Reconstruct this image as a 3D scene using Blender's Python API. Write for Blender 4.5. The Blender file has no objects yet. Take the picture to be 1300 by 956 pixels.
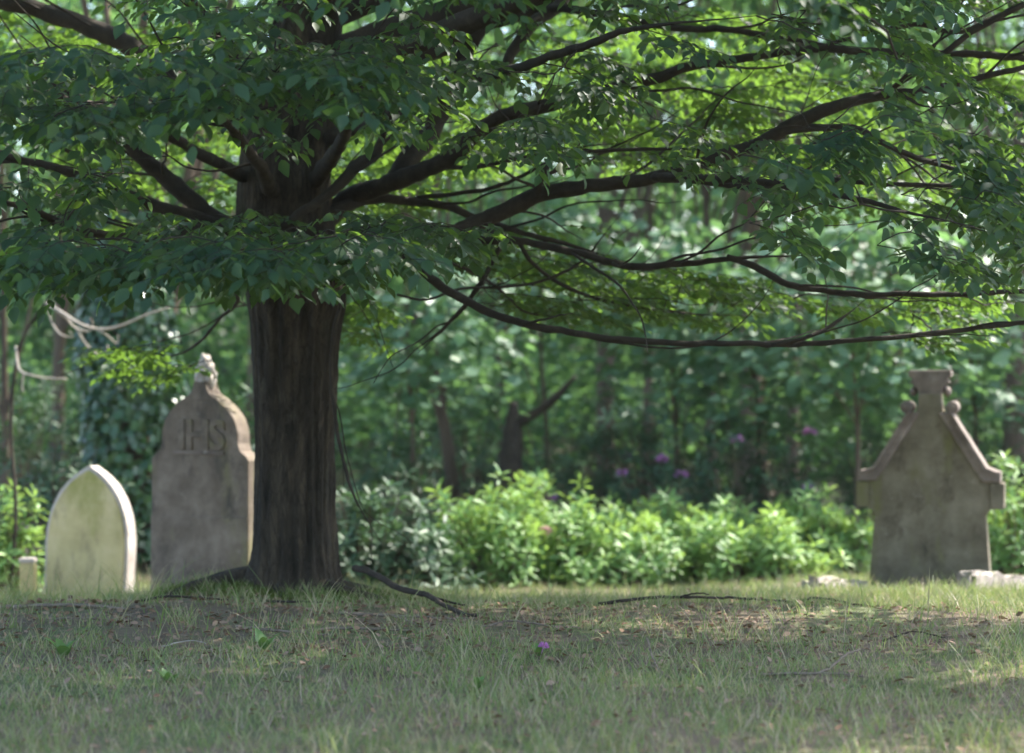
import bpy, bmesh, math, random
import numpy as np
from mathutils import Vector, Matrix

random.seed(7)
RNG = np.random.default_rng(11)
C = bpy.context.scene.collection
F_PX = 2520.0          # focal length in photo pixels (photo 1300 wide)
CAM_Z = 1.25
HAZE = 0.00025


def at(px, py, Y):
    """photo pixel + real distance -> point in the world"""
    return np.array([(px - 650.0) / F_PX * Y, Y, CAM_Z - (py - 478.0) / F_PX * Y])


def norm(v):
    v = np.asarray(v, float)
    return v / (np.linalg.norm(v, axis=-1, keepdims=True) + 1e-9)


# ------------------------------------------------------------------ mesh helpers
class MB:
    """collects vertices and faces of any size"""

    def __init__(self):
        self.V, self.F, self.n = [], [], 0

    def add(self, V, faces_by_size):
        V = np.asarray(V, float).reshape(-1, 3)
        for F in faces_by_size:
            self.F.append(np.asarray(F, np.int64) + self.n)
        self.V.append(V)
        self.n += len(V)

    def mesh(self, name, smooth=True):
        V = np.concatenate(self.V)
        me = bpy.data.meshes.new(name)
        me.vertices.add(len(V))
        me.vertices.foreach_set("co", V.astype(np.float32).ravel())
        loops = np.concatenate([f.ravel() for f in self.F]).astype(np.int32)
        tot = np.concatenate([np.full(len(f), f.shape[1]) for f in self.F]).astype(np.int32)
        start = np.concatenate([[0], np.cumsum(tot)[:-1]]).astype(np.int32)
        me.loops.add(len(loops))
        me.loops.foreach_set("vertex_index", loops)
        me.polygons.add(len(tot))
        me.polygons.foreach_set("loop_start", start)
        me.polygons.foreach_set("loop_total", tot)
        me.polygons.foreach_set("use_smooth", np.full(len(tot), smooth))
        me.update(calc_edges=True)
        me.validate()
        return me

    def build(self, name, mat, parent=None, smooth=True):
        me = self.mesh(name, smooth)
        o = bpy.data.objects.new(name, me)
        C.objects.link(o)
        if mat:
            me.materials.append(mat)
        if parent:
            o.parent = parent
            o.matrix_parent_inverse = Matrix.Translation(-parent.location)
        return o


def tag(o, label=None, cat=None, group=None, kind=None):
    if label: o["label"] = label
    if cat: o["category"] = cat
    if group: o["group"] = group
    if kind: o["kind"] = kind
    return o


def thing(name, loc, label, cat, group=None):
    o = bpy.data.objects.new(name, None)
    o.empty_display_size = 0.2
    C.objects.link(o)
    o.location = [float(c) for c in loc]
    return tag(o, label, cat, group)


def catmull(P, step):
    """smooth resample of a polyline whose rows may carry extra columns (radius)"""
    P = np.asarray(P, float)
    if len(P) < 3:
        n = max(2, int(np.linalg.norm(P[1, :3] - P[0, :3]) / step) + 1)
        t = np.linspace(0, 1, n)[:, None]
        return P[0] * (1 - t) + P[1] * t
    Q = np.vstack([2 * P[0] - P[1], P, 2 * P[-1] - P[-2]])
    out = []
    for i in range(1, len(Q) - 2):
        n = max(2, int(np.linalg.norm(Q[i + 1, :3] - Q[i, :3]) / step) + 1)
        t = np.linspace(0, 1, n, endpoint=False)[:, None]
        a, b, c, d = Q[i - 1], Q[i], Q[i + 1], Q[i + 2]
        out.append(0.5 * (2 * b + (c - a) * t + (2 * a - 5 * b + 4 * c - d) * t ** 2 + (3 * b - a - 3 * c + d) * t ** 3))
    out.append(P[-1:])
    return np.vstack(out)


def tube(mb, P, R, sides=8, cap=True, rough=0.0):
    P = np.asarray(P, float)
    R = np.asarray(R, float) * np.ones(len(P))
    T = np.gradient(P, axis=0)
    T = norm(T)
    ref = np.array([0, 0, 1.0]) if abs(T[:, 2]).mean() < 0.8 else np.array([0, 1.0, 0])
    A = norm(np.cross(T, ref))
    B = np.cross(T, A)
    a = np.linspace(0, 2 * np.pi, sides, endpoint=False)
    rr = R[:, None] * (1 + (rough * RNG.normal(size=(len(P), sides)) if rough else 0))
    V = P[:, None, :] + rr[:, :, None] * (np.cos(a)[None, :, None] * A[:, None, :] + np.sin(a)[None, :, None] * B[:, None, :])
    n = len(P)
    i = np.arange(n - 1)[:, None] * sides
    j = np.arange(sides)[None, :]
    j2 = (j + 1) % sides
    q = np.stack([i + j, i + j2, i + sides + j2, i + sides + j], -1).reshape(-1, 4)
    faces = [q]
    if cap:
        faces.append(np.arange(sides)[None, ::-1])
        faces.append((n - 1) * sides + np.arange(sides)[None, :])
    mb.add(V.reshape(-1, 3), faces)


# leaf outlines: x along the leaf, y across, z up
OVATE = (np.array([[0, 0, 0], [.34, 0, -.03], [.68, 0, -.04], [1, 0, -.13],
                   [.14, .17, .02], [.46, .29, .045], [.80, .15, -.01],
                   [.14, -.17, .02], [.46, -.29, .045], [.80, -.15, -.01]]),
         [np.array([[0, 1, 4], [0, 7, 1], [2, 3, 6], [2, 9, 3]]), np.array([[1, 2, 5, 4], [2, 6, 5, 5]])[:1],
          np.array([[1, 7, 8, 2]]), np.array([[2, 6, 5], [2, 8, 9]])])
LANCE = (np.array([[0, 0, 0], [.5, 0, -.02], [1, 0, -.12], [.3, .13, .02], [.7, .14, .0], [.3, -.13, .02], [.7, -.14, .0]]),
         [np.array([[0, 1, 3], [0, 5, 1], [1, 2, 4], [1, 6, 2], [1, 4, 3], [1, 5, 6]])])
BROAD = (np.array([[0, 0, 0], [.5, 0, -.05], [1, 0, -.15], [.12, .36, .02], [.5, .28, .0], [.62, .46, -.08],
                   [.12, -.36, .02], [.5, -.28, .0], [.62, -.46, -.08]]),
         [np.array([[0, 1, 3], [1, 4, 3], [1, 5, 4], [1, 2, 5], [0, 6, 1], [1, 6, 7], [1, 7, 8], [1, 8, 2]])])
PLAIN = (np.array([[0, 0, 0], [1, 0, -.1], [.45, .30, .03], [.45, -.30, .03]]),
         [np.array([[0, 1, 2], [0, 3, 1]])])


def leaves(mb, P, T, N, S, tpl):
    P, T, N = np.asarray(P, float), norm(T), np.asarray(N, float)
    N = norm(N - (N * T).sum(1, keepdims=True) * T)
    Yv = np.cross(N, T)
    S = np.asarray(S, float) * np.ones(len(P))
    tv, tf = tpl
    V = P[:, None, :] + S[:, None, None] * (tv[None, :, 0:1] * T[:, None, :] + tv[None, :, 1:2] * Yv[:, None, :] + tv[None, :, 2:3] * N[:, None, :])
    k = len(tv)
    off = np.arange(len(P))[:, None, None] * k
    mb.add(V.reshape(-1, 3), [(f[None] + off).reshape(-1, f.shape[1]) for f in tf])


# ------------------------------------------------------------------ materials
def nodes(name):
    m = bpy.data.materials.new(name)
    m.use_nodes = True
    nt = m.node_tree
    nt.nodes.clear()
    out = nt.nodes.new("ShaderNodeOutputMaterial")
    return m, nt, out


def N(nt, typ, **kw):
    n = nt.nodes.new(typ)
    for k, v in kw.items():
        if k in n.inputs.keys() if not isinstance(k, int) else True:
            n.inputs[k].default_value = v
        else:
            setattr(n, k, v)
    return n


def ramp(nt, stops):
    r = nt.nodes.new("ShaderNodeValToRGB")
    e = r.color_ramp.elements
    while len(e) < len(stops):
        e.new(0.5)
    for i, (p, c) in enumerate(stops):
        e[i].position = p
        e[i].color = (*c, 1)
    return r


def leaf_mat(name, cols, trans, rough=0.42, tw=0.45, spec=0.5):
    m, nt, out = nodes(name)
    L = nt.links.new
    geo = nt.nodes.new("ShaderNodeNewGeometry")
    r = ramp(nt, [(i / max(1, len(cols) - 1), c) for i, c in enumerate(cols)])
    L(geo.outputs["Random Per Island"], r.inputs[0])
    p = N(nt, "ShaderNodeBsdfPrincipled", Roughness=rough)
    p.inputs["Specular IOR Level"].default_value = spec
    L(r.outputs[0], p.inputs["Base Color"])
    t = nt.nodes.new("ShaderNodeBsdfTranslucent")
    mul = N(nt, "ShaderNodeMixRGB", blend_type="MIX")
    mul.inputs[0].default_value = 0.75
    L(r.outputs[0], mul.inputs[1])
    mul.inputs[2].default_value = (*trans, 1)
    L(mul.outputs[0], t.inputs[0])
    mx = nt.nodes.new("ShaderNodeMixShader")
    mx.inputs[0].default_value = tw
    L(p.outputs[0], mx.inputs[1])
    L(t.outputs[0], mx.inputs[2])
    L(mx.outputs[0], out.inputs[0])
    return m


def rock_like(name, stops, scale=6.0, detail=8, stretch=(1, 1, 1), bump=0.3, rough=0.9, spots=None, bscale=None, dist=0.02):
    """noise coloured rough material; spots = [(scale, threshold, colour, stretch)]"""
    m, nt, out = nodes(name)
    L = nt.links.new
    tc = nt.nodes.new("ShaderNodeTexCoord")
    mp = nt.nodes.new("ShaderNodeMapping")
    mp.inputs["Scale"].default_value = stretch
    L(tc.outputs["Object"], mp.inputs[0])
    nz = N(nt, "ShaderNodeTexNoise", Scale=scale, Detail=detail, Roughness=0.65)
    L(mp.outputs[0], nz.inputs["Vector"])
    r = ramp(nt, stops)
    L(nz.outputs[0], r.inputs[0])
    col = r.outputs[0]
    for sc, th, c, st in spots or []:
        mp2 = nt.nodes.new("ShaderNodeMapping")
        mp2.inputs["Scale"].default_value = st
        mp2.inputs["Location"].default_value = (sc * 1.3, sc * .7, sc * .37)
        L(tc.outputs["Object"], mp2.inputs[0])
        n2 = N(nt, "ShaderNodeTexNoise", Scale=sc, Detail=6, Roughness=0.7)
        L(mp2.outputs[0], n2.inputs["Vector"])
        rr = ramp(nt, [(th, (0, 0, 0)), (min(1, th + .14), (1, 1, 1))])
        L(n2.outputs[0], rr.inputs[0])
        mx = nt.nodes.new("ShaderNodeMixRGB")
        L(rr.outputs[0], mx.inputs[0])
        L(col, mx.inputs[1])
        mx.inputs[2].default_value = (*c, 1)
        col = mx.outputs[0]
    p = N(nt, "ShaderNodeBsdfPrincipled", Roughness=rough)
    p.inputs["Specular IOR Level"].default_value = 0.25
    L(col, p.inputs["Base Color"])
    nb = N(nt, "ShaderNodeTexNoise", Scale=bscale or scale * 5, Detail=8, Roughness=0.7)
    L(mp.outputs[0], nb.inputs["Vector"])
    b = N(nt, "ShaderNodeBump", Strength=bump, Distance=dist)
    L(nb.outputs[0], b.inputs["Height"])
    L(b.outputs[0], p.inputs["Normal"])
    L(p.outputs[0], out.inputs[0])
    return m


M = {}
M["leaf"] = leaf_mat("hornbeam leaf", [(.009, .029, .019), (.015, .043, .026), (.023, .056, .029), (.019, .050, .029), (.048, .075, .024)], (.23, .41, .045), rough=.52, tw=.36, spec=.22)
M["syc"] = leaf_mat("broad leaf", [(.06, .135, .075), (.095, .18, .10), (.13, .215, .11)], (.20, .38, .10), rough=.5, tw=.36)
M["wood_leaf"] = leaf_mat("woodland leaf", [(.035, .09, .042), (.055, .125, .055), (.085, .155, .06)], (.19, .36, .09), rough=.7, tw=.42, spec=.15)
M["rhodo"] = leaf_mat("rhododendron leaf", [(.07, .16, .05), (.13, .25, .065), (.22, .35, .10)], (.38, .56, .10), rough=.46, tw=.32, spec=.35)  # brightened copy for the sunlit bushes, sunlight put into the colour
M["rhodo_shade"] = leaf_mat("shade-darkened rhododendron leaf", [(.022, .058, .030), (.035, .08, .036), (.06, .11, .045)], (.10, .20, .05), rough=.5, tw=.22, spec=.35)  # darkened copy for the shaded bushes, shade put into the colour
M["ivy"] = leaf_mat("ivy leaf", [(.018, .055, .022), (.03, .08, .03), (.05, .11, .035)], (.1, .22, .04), rough=.32, tw=.22)
M["petal"] = leaf_mat("mauve petal", [(.42, .16, .40), (.50, .22, .46)], (.5, .2, .45), tw=.35)
M["petal_pale"] = leaf_mat("pale pink petal", [(.55, .33, .40), (.60, .40, .44)], (.6, .35, .4), tw=.35)
M["grass"] = leaf_mat("grass blade", [(.09, .145, .045), (.12, .18, .055), (.15, .20, .07), (.30, .235, .155), (.38, .29, .215)], (.26, .34, .09), rough=.5, tw=.35, spec=.3)
M["weed"] = leaf_mat("broad weed leaf", [(.07, .15, .04), (.10, .19, .05)], (.2, .34, .06), rough=.45, tw=.3)
M["litter"] = leaf_mat("dry leaf", [(.10, .06, .035), (.17, .105, .065), (.24, .16, .105), (.27, .19, .14)], (.2, .12, .06), rough=.8, tw=.12, spec=.15)
M["bark"] = rock_like("hornbeam bark", [(.30, (.011, .009, .006)), (.50, (.040, .031, .021)), (.70, (.10, .075, .048))], scale=9, stretch=(1, 1, .26), bump=1.0, rough=.92,
                      spots=[(2.2, .54, (.036, .040, .018), (1, 1, .35)), (9, .64, (.085, .07, .05), (1, 1, .5)), (7, .60, (.010, .008, .006), (1, 1, .10)), (38, .62, (.085, .08, .062), (1, 1, .8)), (3.1, .62, (.10, .085, .060), (1, 1, .6)), (17, .64, (.05, .055, .025), (1, 1, .6))], bscale=26, dist=.05)
nt = M["bark"].node_tree
pr = [n for n in nt.nodes if n.type == "BSDF_PRINCIPLED"][0]
src = pr.inputs["Base Color"].links[0].from_socket
tc = nt.nodes.new("ShaderNodeTexCoord")
mp = nt.nodes.new("ShaderNodeMapping")
mp.inputs["Scale"].default_value = (1, 1, .22)
nt.links.new(tc.outputs["Object"], mp.inputs[0])
vz = N(nt, "ShaderNodeTexVoronoi", Scale=26.0, feature="DISTANCE_TO_EDGE")
nzz = N(nt, "ShaderNodeTexNoise", Scale=11.0, Detail=4)
nt.links.new(mp.outputs[0], nzz.inputs["Vector"])
av = N(nt, "ShaderNodeMixRGB")
av.inputs[0].default_value = .12
nt.links.new(mp.outputs[0], av.inputs[1])
nt.links.new(nzz.outputs["Color"], av.inputs[2])
nt.links.new(av.outputs[0], vz.inputs["Vector"])
rr = ramp(nt, [(.0, (.35, .35, .35)), (.09, (1, 1, 1))])
nt.links.new(vz.outputs["Distance"], rr.inputs[0])
mu = N(nt, "ShaderNodeMixRGB", blend_type="MULTIPLY")
mu.inputs[0].default_value = .5
nt.links.new(src, mu.inputs[1])
nt.links.new(rr.outputs[0], mu.inputs[2])
nt.links.new(mu.outputs[0], pr.inputs["Base Color"])
b2 = N(nt, "ShaderNodeBump", Strength=.6, Distance=.012)
nt.links.new(rr.outputs[0], b2.inputs["Height"])
nt.links.new(pr.inputs["Normal"].links[0].from_socket, b2.inputs["Normal"])
nt.links.new(b2.outputs[0], pr.inputs["Normal"])
M["limb"] = rock_like("limb bark", [(.3, (.020, .016, .012)), (.6, (.045, .036, .026)), (.8, (.08, .064, .045))], scale=9, bump=.7, rough=.9,
                      spots=[(7, .62, (.07, .075, .04), (1, 1, 1))], bscale=40)
M["pale_twig"] = rock_like("pale bare wood", [(.3, (.22, .19, .16)), (.7, (.42, .37, .31))], scale=14, bump=.4)
M["dead"] = rock_like("dead wood", [(.3, (.10, .075, .055)), (.7, (.24, .19, .145))], scale=14, bump=.5)
M["dead_dark"] = rock_like("dark dead wood", [(.3, (.022, .017, .013)), (.7, (.06, .046, .034))], scale=14, bump=.6)
M["far_bark"] = rock_like("woodland bark", [(.3, (.05, .037, .027)), (.7, (.14, .10, .07))], scale=4, stretch=(1, 1, .25), bump=.6)
M["stone_warm"] = rock_like("lichened pinkish grey stone", [(.30, (.088, .068, .052)), (.52, (.155, .122, .097)), (.72, (.235, .192, .16))], scale=4.2, bump=.6, bscale=40, dist=.008,
                            spots=[(2.2, .50, (.150, .135, .070), (1, 1, .30)), (5, .54, (.075, .062, .052), (1, 1, .6)), (9, .60, (.05, .042, .036), (1, 1, .3)), (13, .63, (.28, .24, .21), (1, 1, 1)), (30, .65, (.34, .30, .26), (1, 1, 1))])
M["stone_olive"] = rock_like("dark mossy sandstone", [(.30, (.075, .062, .042)), (.52, (.14, .120, .084)), (.72, (.21, .18, .135))], scale=3.6, bump=.6, bscale=40, dist=.008,
                             spots=[(2.4, .50, (.115, .110, .045), (1, 1, .35)), (4.2, .55, (.055, .044, .030), (1, 1, .6)), (9, .62, (.22, .19, .15), (1, 1, .8)), (22, .65, (.30, .27, .22), (1, 1, 1))])
M["stone_kerb"] = rock_like("stained kerb stone", [(.30, (.14, .12, .10)), (.52, (.27, .235, .205)), (.72, (.38, .34, .30))], scale=5, bump=.6, bscale=40, dist=.01,
                            spots=[(5, .54, (.10, .105, .045), (1, 1, 1)), (12, .60, (.09, .075, .06), (1, 1, 1))])
M["stone_green"] = rock_like("algae stained stone", [(.30, (.33, .275, .13)), (.52, (.45, .375, .19)), (.72, (.55, .46, .27))], scale=2.8, bump=.4, bscale=50, dist=.005,
                             spots=[(2.0, .54, (.27, .26, .085), (1, 1, .5)), (4.2, .56, (.20, .175, .11), (1, 1, .4)), (9, .62, (.14, .12, .08), (1, 1, .3)), (30, .70, (.5, .47, .4), (1, 1, 1))])
M["stone_pale"] = rock_like("pale bare stone", [(.30, (.28, .24, .21)), (.55, (.42, .37, .33)), (.75, (.52, .47, .42))], scale=5, bump=.4, bscale=50, dist=.005,
                            spots=[(9, .62, (.25, .24, .16), (1, 1, 1))])
M["stone_mauve"] = rock_like("weathered coping stone", [(.30, (.085, .066, .055)), (.55, (.165, .132, .112)), (.75, (.26, .215, .19))], scale=6, bump=.4, bscale=50, dist=.005,
                             spots=[(5, .55, (.085, .07, .058), (1, 1, 1)), (13, .62, (.40, .36, .33), (1, 1, 1))])
M["moss"] = leaf_mat("moss tuft", [(.05, .075, .015), (.08, .10, .02)], (.15, .2, .03), rough=.8, tw=.2, spec=.1)
M["ground"] = rock_like("grassy earth", [(.30, (.075, .055, .035)), (.48, (.13, .10, .065)), (.58, (.085, .10, .04)), (.75, (.13, .14, .055))], scale=1.4, bump=.9, bscale=30, dist=.03,
                        spots=[(14, .56, (.23, .165, .125), (1, 1, 1))])


# ------------------------------------------------------------------ terrain
def smooth(a, b, x):
    t = np.clip((x - a) / (b - a), 0, 1)
    return t * t * (3 - 2 * t)


TREE = at(372, 742, 12.0)
TREE[2] = 0.0


def ground_z(x, y):
    x, y = np.asarray(x, float), np.asarray(y, float)
    z = -0.165 * smooth(10.6, 12.3, y) - 0.42 * smooth(12.5, 15.2, y) - 0.10 * smooth(15, 19, y)
    z = z + 0.15 * smooth(1.2, 2.8, x) * smooth(12.3, 14.6, y) * (1 - smooth(16.5, 19, y))
    z = z + np.clip(y - 27, 0, 80) * 0.09 * smooth(27, 40, y)
    d = np.hypot(x - TREE[0], (y - TREE[1]) * 1.0)
    z = z + 0.09 * np.exp(-(d / 0.75) ** 2)
    z = z + 0.10 * np.exp(-(((x + 1.85) / .38) ** 2 + ((y - 12.1) / .45) ** 2))
    z = z + 0.018 * np.sin(x * 2.1 + 1.3 * np.sin(y * 1.1)) * np.cos(y * 1.7 + .4) + 0.012 * np.sin(x * 5.3 + y * 3.1) * np.cos(x * 1.9 - y * 4.1)
    return z


def spaced(lo, a, b, hi, fine, grow=1.25):
    mid = list(np.arange(a, b + fine, fine))
    r, s, x = [], fine, b
    while x < hi:
        s *= grow
        x += s
        r.append(x)
    l, s, x = [], fine, a
    while x > lo:
        s *= grow
        x -= s
        l.append(x)
    return np.array(l[::-1] + mid + r)


gx, gy = spaced(-500, -7, 7, 500, .12), spaced(-60, 5, 18, 700, .10)
X, Y = np.meshgrid(gx, gy)
Z = ground_z(X, Y)
mb = MB()
nx, ny = len(gx), len(gy)
ii = (np.arange(ny - 1)[:, None] * nx + np.arange(nx - 1)[None, :]).ravel()
mb.add(np.stack([X, Y, Z], -1).reshape(-1, 3), [np.stack([ii, ii + 1, ii + nx + 1, ii + nx], -1)])
m_ = M["ground"]
nt = m_.node_tree
pr = [n for n in nt.nodes if n.type == "BSDF_PRINCIPLED"][0]
src = pr.inputs["Base Color"].links[0].from_socket
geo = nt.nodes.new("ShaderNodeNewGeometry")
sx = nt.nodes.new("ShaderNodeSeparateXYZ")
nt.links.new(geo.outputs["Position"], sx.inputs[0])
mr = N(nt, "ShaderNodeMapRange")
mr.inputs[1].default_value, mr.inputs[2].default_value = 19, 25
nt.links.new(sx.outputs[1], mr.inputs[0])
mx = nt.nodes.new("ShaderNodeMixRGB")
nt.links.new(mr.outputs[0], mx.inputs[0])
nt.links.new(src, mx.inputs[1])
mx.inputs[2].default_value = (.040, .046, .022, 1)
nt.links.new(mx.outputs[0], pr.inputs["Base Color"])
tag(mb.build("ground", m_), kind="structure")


# ------------------------------------------------------------------ the hornbeam
tree = thing("hornbeam_tree", (TREE[0], TREE[1], 0.0), "large spreading tree with dark trunk and low branches beside the gravestones", "tree")

# trunk: centre line and half width in photo pixels
prof = [(752, 368, 70), (742, 368, 60), (728, 370, 55.5), (700, 371, 53), (650, 371, 52), (560, 372, 51), (480, 372, 54), (420, 373, 58), (380, 374, 62),
        (330, 367, 63), (280, 361, 60), (220, 360, 57), (150, 366, 52), (80, 380, 46), (0, 397, 42)]
rows = []
for py, cx, hw in prof:
    p = at(cx, py, 12.0)
    rows.append([*p, hw * (.965 if py > 400 else 1) / F_PX * 12.0])
top = rows[-1]
rows += [[top[0] + .15, 12.05, 4.6, .16], [top[0] + .05, 12.1, 6.2, .11], [top[0] + .2, 12.0, 8.0, .06], [top[0] + .1, 12.0, 9.3, .02]]
tr = catmull(rows, .02)
nz_, sd = len(tr), 180
ang = np.linspace(0, 2 * np.pi, sd, endpoint=False)
zz = tr[:, 2:3]
R = tr[:, 3:4] * (1 + .045 * np.sin(3 * ang + 1.1 + .35 * zz) + .035 * np.sin(5 * ang + .3 - .6 * zz) + .018 * np.sin(11 * ang + .8 * np.sin(2 * zz)) + .012 * np.sin(19 * ang + 2.2 * np.sin(1.3 * zz)))
flare = np.exp(-np.clip(zz + .06, 0, 9) / .13)
R = R * (1 + flare * (.22 * np.clip(np.cos(2 * ang - .9), 0, 1) ** 2 + .30 * np.clip(np.cos(ang - 3.5), 0, 1) ** 6 + .2 * np.clip(np.cos(ang - 5.6), 0, 1) ** 8))
for k_ in range(16):
    ph, fr, wz = RNG.uniform(0, 6.28), int(RNG.integers(14, 46)), RNG.uniform(.8, 3.0)
    R = R * (1 + .0042 * np.sin(fr * ang + ph + 1.6 * np.sin(wz * zz + ph * 2) + .8 * np.sin(3.7 * wz * zz + ph)))
for k_ in range(9):     # healed knots and swellings
    a0, z0, w0 = RNG.uniform(0, 6.28), RNG.uniform(.2, 2.3), RNG.uniform(.04, .10)
    dd_ = np.angle(np.exp(1j * (ang - a0)))
    R = R * (1 + .05 * np.exp(-(dd_ * .25 / w0) ** 2 - ((zz - z0) / (1.5 * w0)) ** 2) - .06 * np.exp(-(dd_ * .25 / (w0 * .4)) ** 2 - ((zz - z0) / (.6 * w0)) ** 2))
# a long vertical seam on the sunny side of the trunk
seam_a = -1.05
gs = np.exp(-((ang[None] - (2 * np.pi + seam_a)) / .07) ** 2) * smooth(.1, .25, zz) * (1 - smooth(.85, 1.0, zz))
R = R * (1 - .11 * gs)
gs2 = np.exp(-((ang[None] - (2 * np.pi + seam_a + .28)) / .05) ** 2) * smooth(.25, .4, zz) * (1 - smooth(.8, .95, zz))
R = R * (1 - .08 * gs2)
R = R * (1 + .004 * RNG.normal(size=R.shape))
V = np.stack([tr[:, 0:1] + R * np.cos(ang), tr[:, 1:2] + R * np.sin(ang), np.repeat(zz, sd, 1)], -1)
mb = MB()
i = np.arange(nz_ - 1)[:, None] * sd
j = np.arange(sd)[None]
mb.add(V.reshape(-1, 3), [np.stack([i + j, i + (j + 1) % sd, i + sd + (j + 1) % sd, i + sd + j], -1).reshape(-1, 4)])
# surface roots running out from the foot
for a0, ln, r0 in ((3.35, .80, .085), (5.6, .55, .08), (2.7, .6, .09), (0.1, .6, .075), (4.5, .4, .06), (5.0, .35, .055)):
    pts = []
    for t in np.linspace(0, 1, 9):
        rr = .20 + ln * t
        x_, y_ = TREE[0] + rr * math.cos(a0 + .3 * t), TREE[1] + rr * math.sin(a0 + .3 * t)
        pts.append([x_, y_, float(ground_z(x_, y_)) + .035 - .075 * t])
    tube(mb, pts, np.linspace(r0, r0 * .35, 9), 10, rough=.05)
mb.build("trunk", M["bark"], tree)

LIMBS = []       # sampled skeleton points for attaching sprays


def px_limb(pts, r, jitter=.008):
    """pts: (px, py, Y); r: list of half thickness in px, interpolated"""
    P = np.array([at(*p) for p in pts])
    rr = np.interp(np.linspace(0, 1, len(P)), np.linspace(0, 1, len(r)), r) / F_PX * np.array([p[2] for p in pts])
    S = catmull(np.column_stack([P, rr]), .05)
    ex, ey, _ = pts[-1]
    if 0 < ex < 1300 and ey > 0 and len(pts) > 3:          # limbs whose end is in view taper out
        t = np.linspace(0, 1, len(S))
        S[:, 3] *= np.clip((1 - t) / .3, .15, 1)
    return S


def add_limb(name, S, sides=10, mat="limb", knots=True):
    P, R_ = S[:, :3].copy(), np.clip(S[:, 3], .002, 1)
    n = len(P)
    wob = np.cumsum(RNG.normal(size=(n, 3)), 0) * .0035 * np.minimum(1, R_ / .02)[:, None]
    wob -= np.linspace(0, 1, n)[:, None] * wob[-1]
    P = P + wob
    R_ = R_ * (1 + .07 * np.sin(np.arange(n) * .9 + RNG.random() * 6) * (RNG.random(n)))
    mb = MB()
    tube(mb, P, R_, sides, rough=.04)
    LIMBS.append(np.column_stack([P, R_]))
    return mb.build(name, M[mat], tree)


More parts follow.
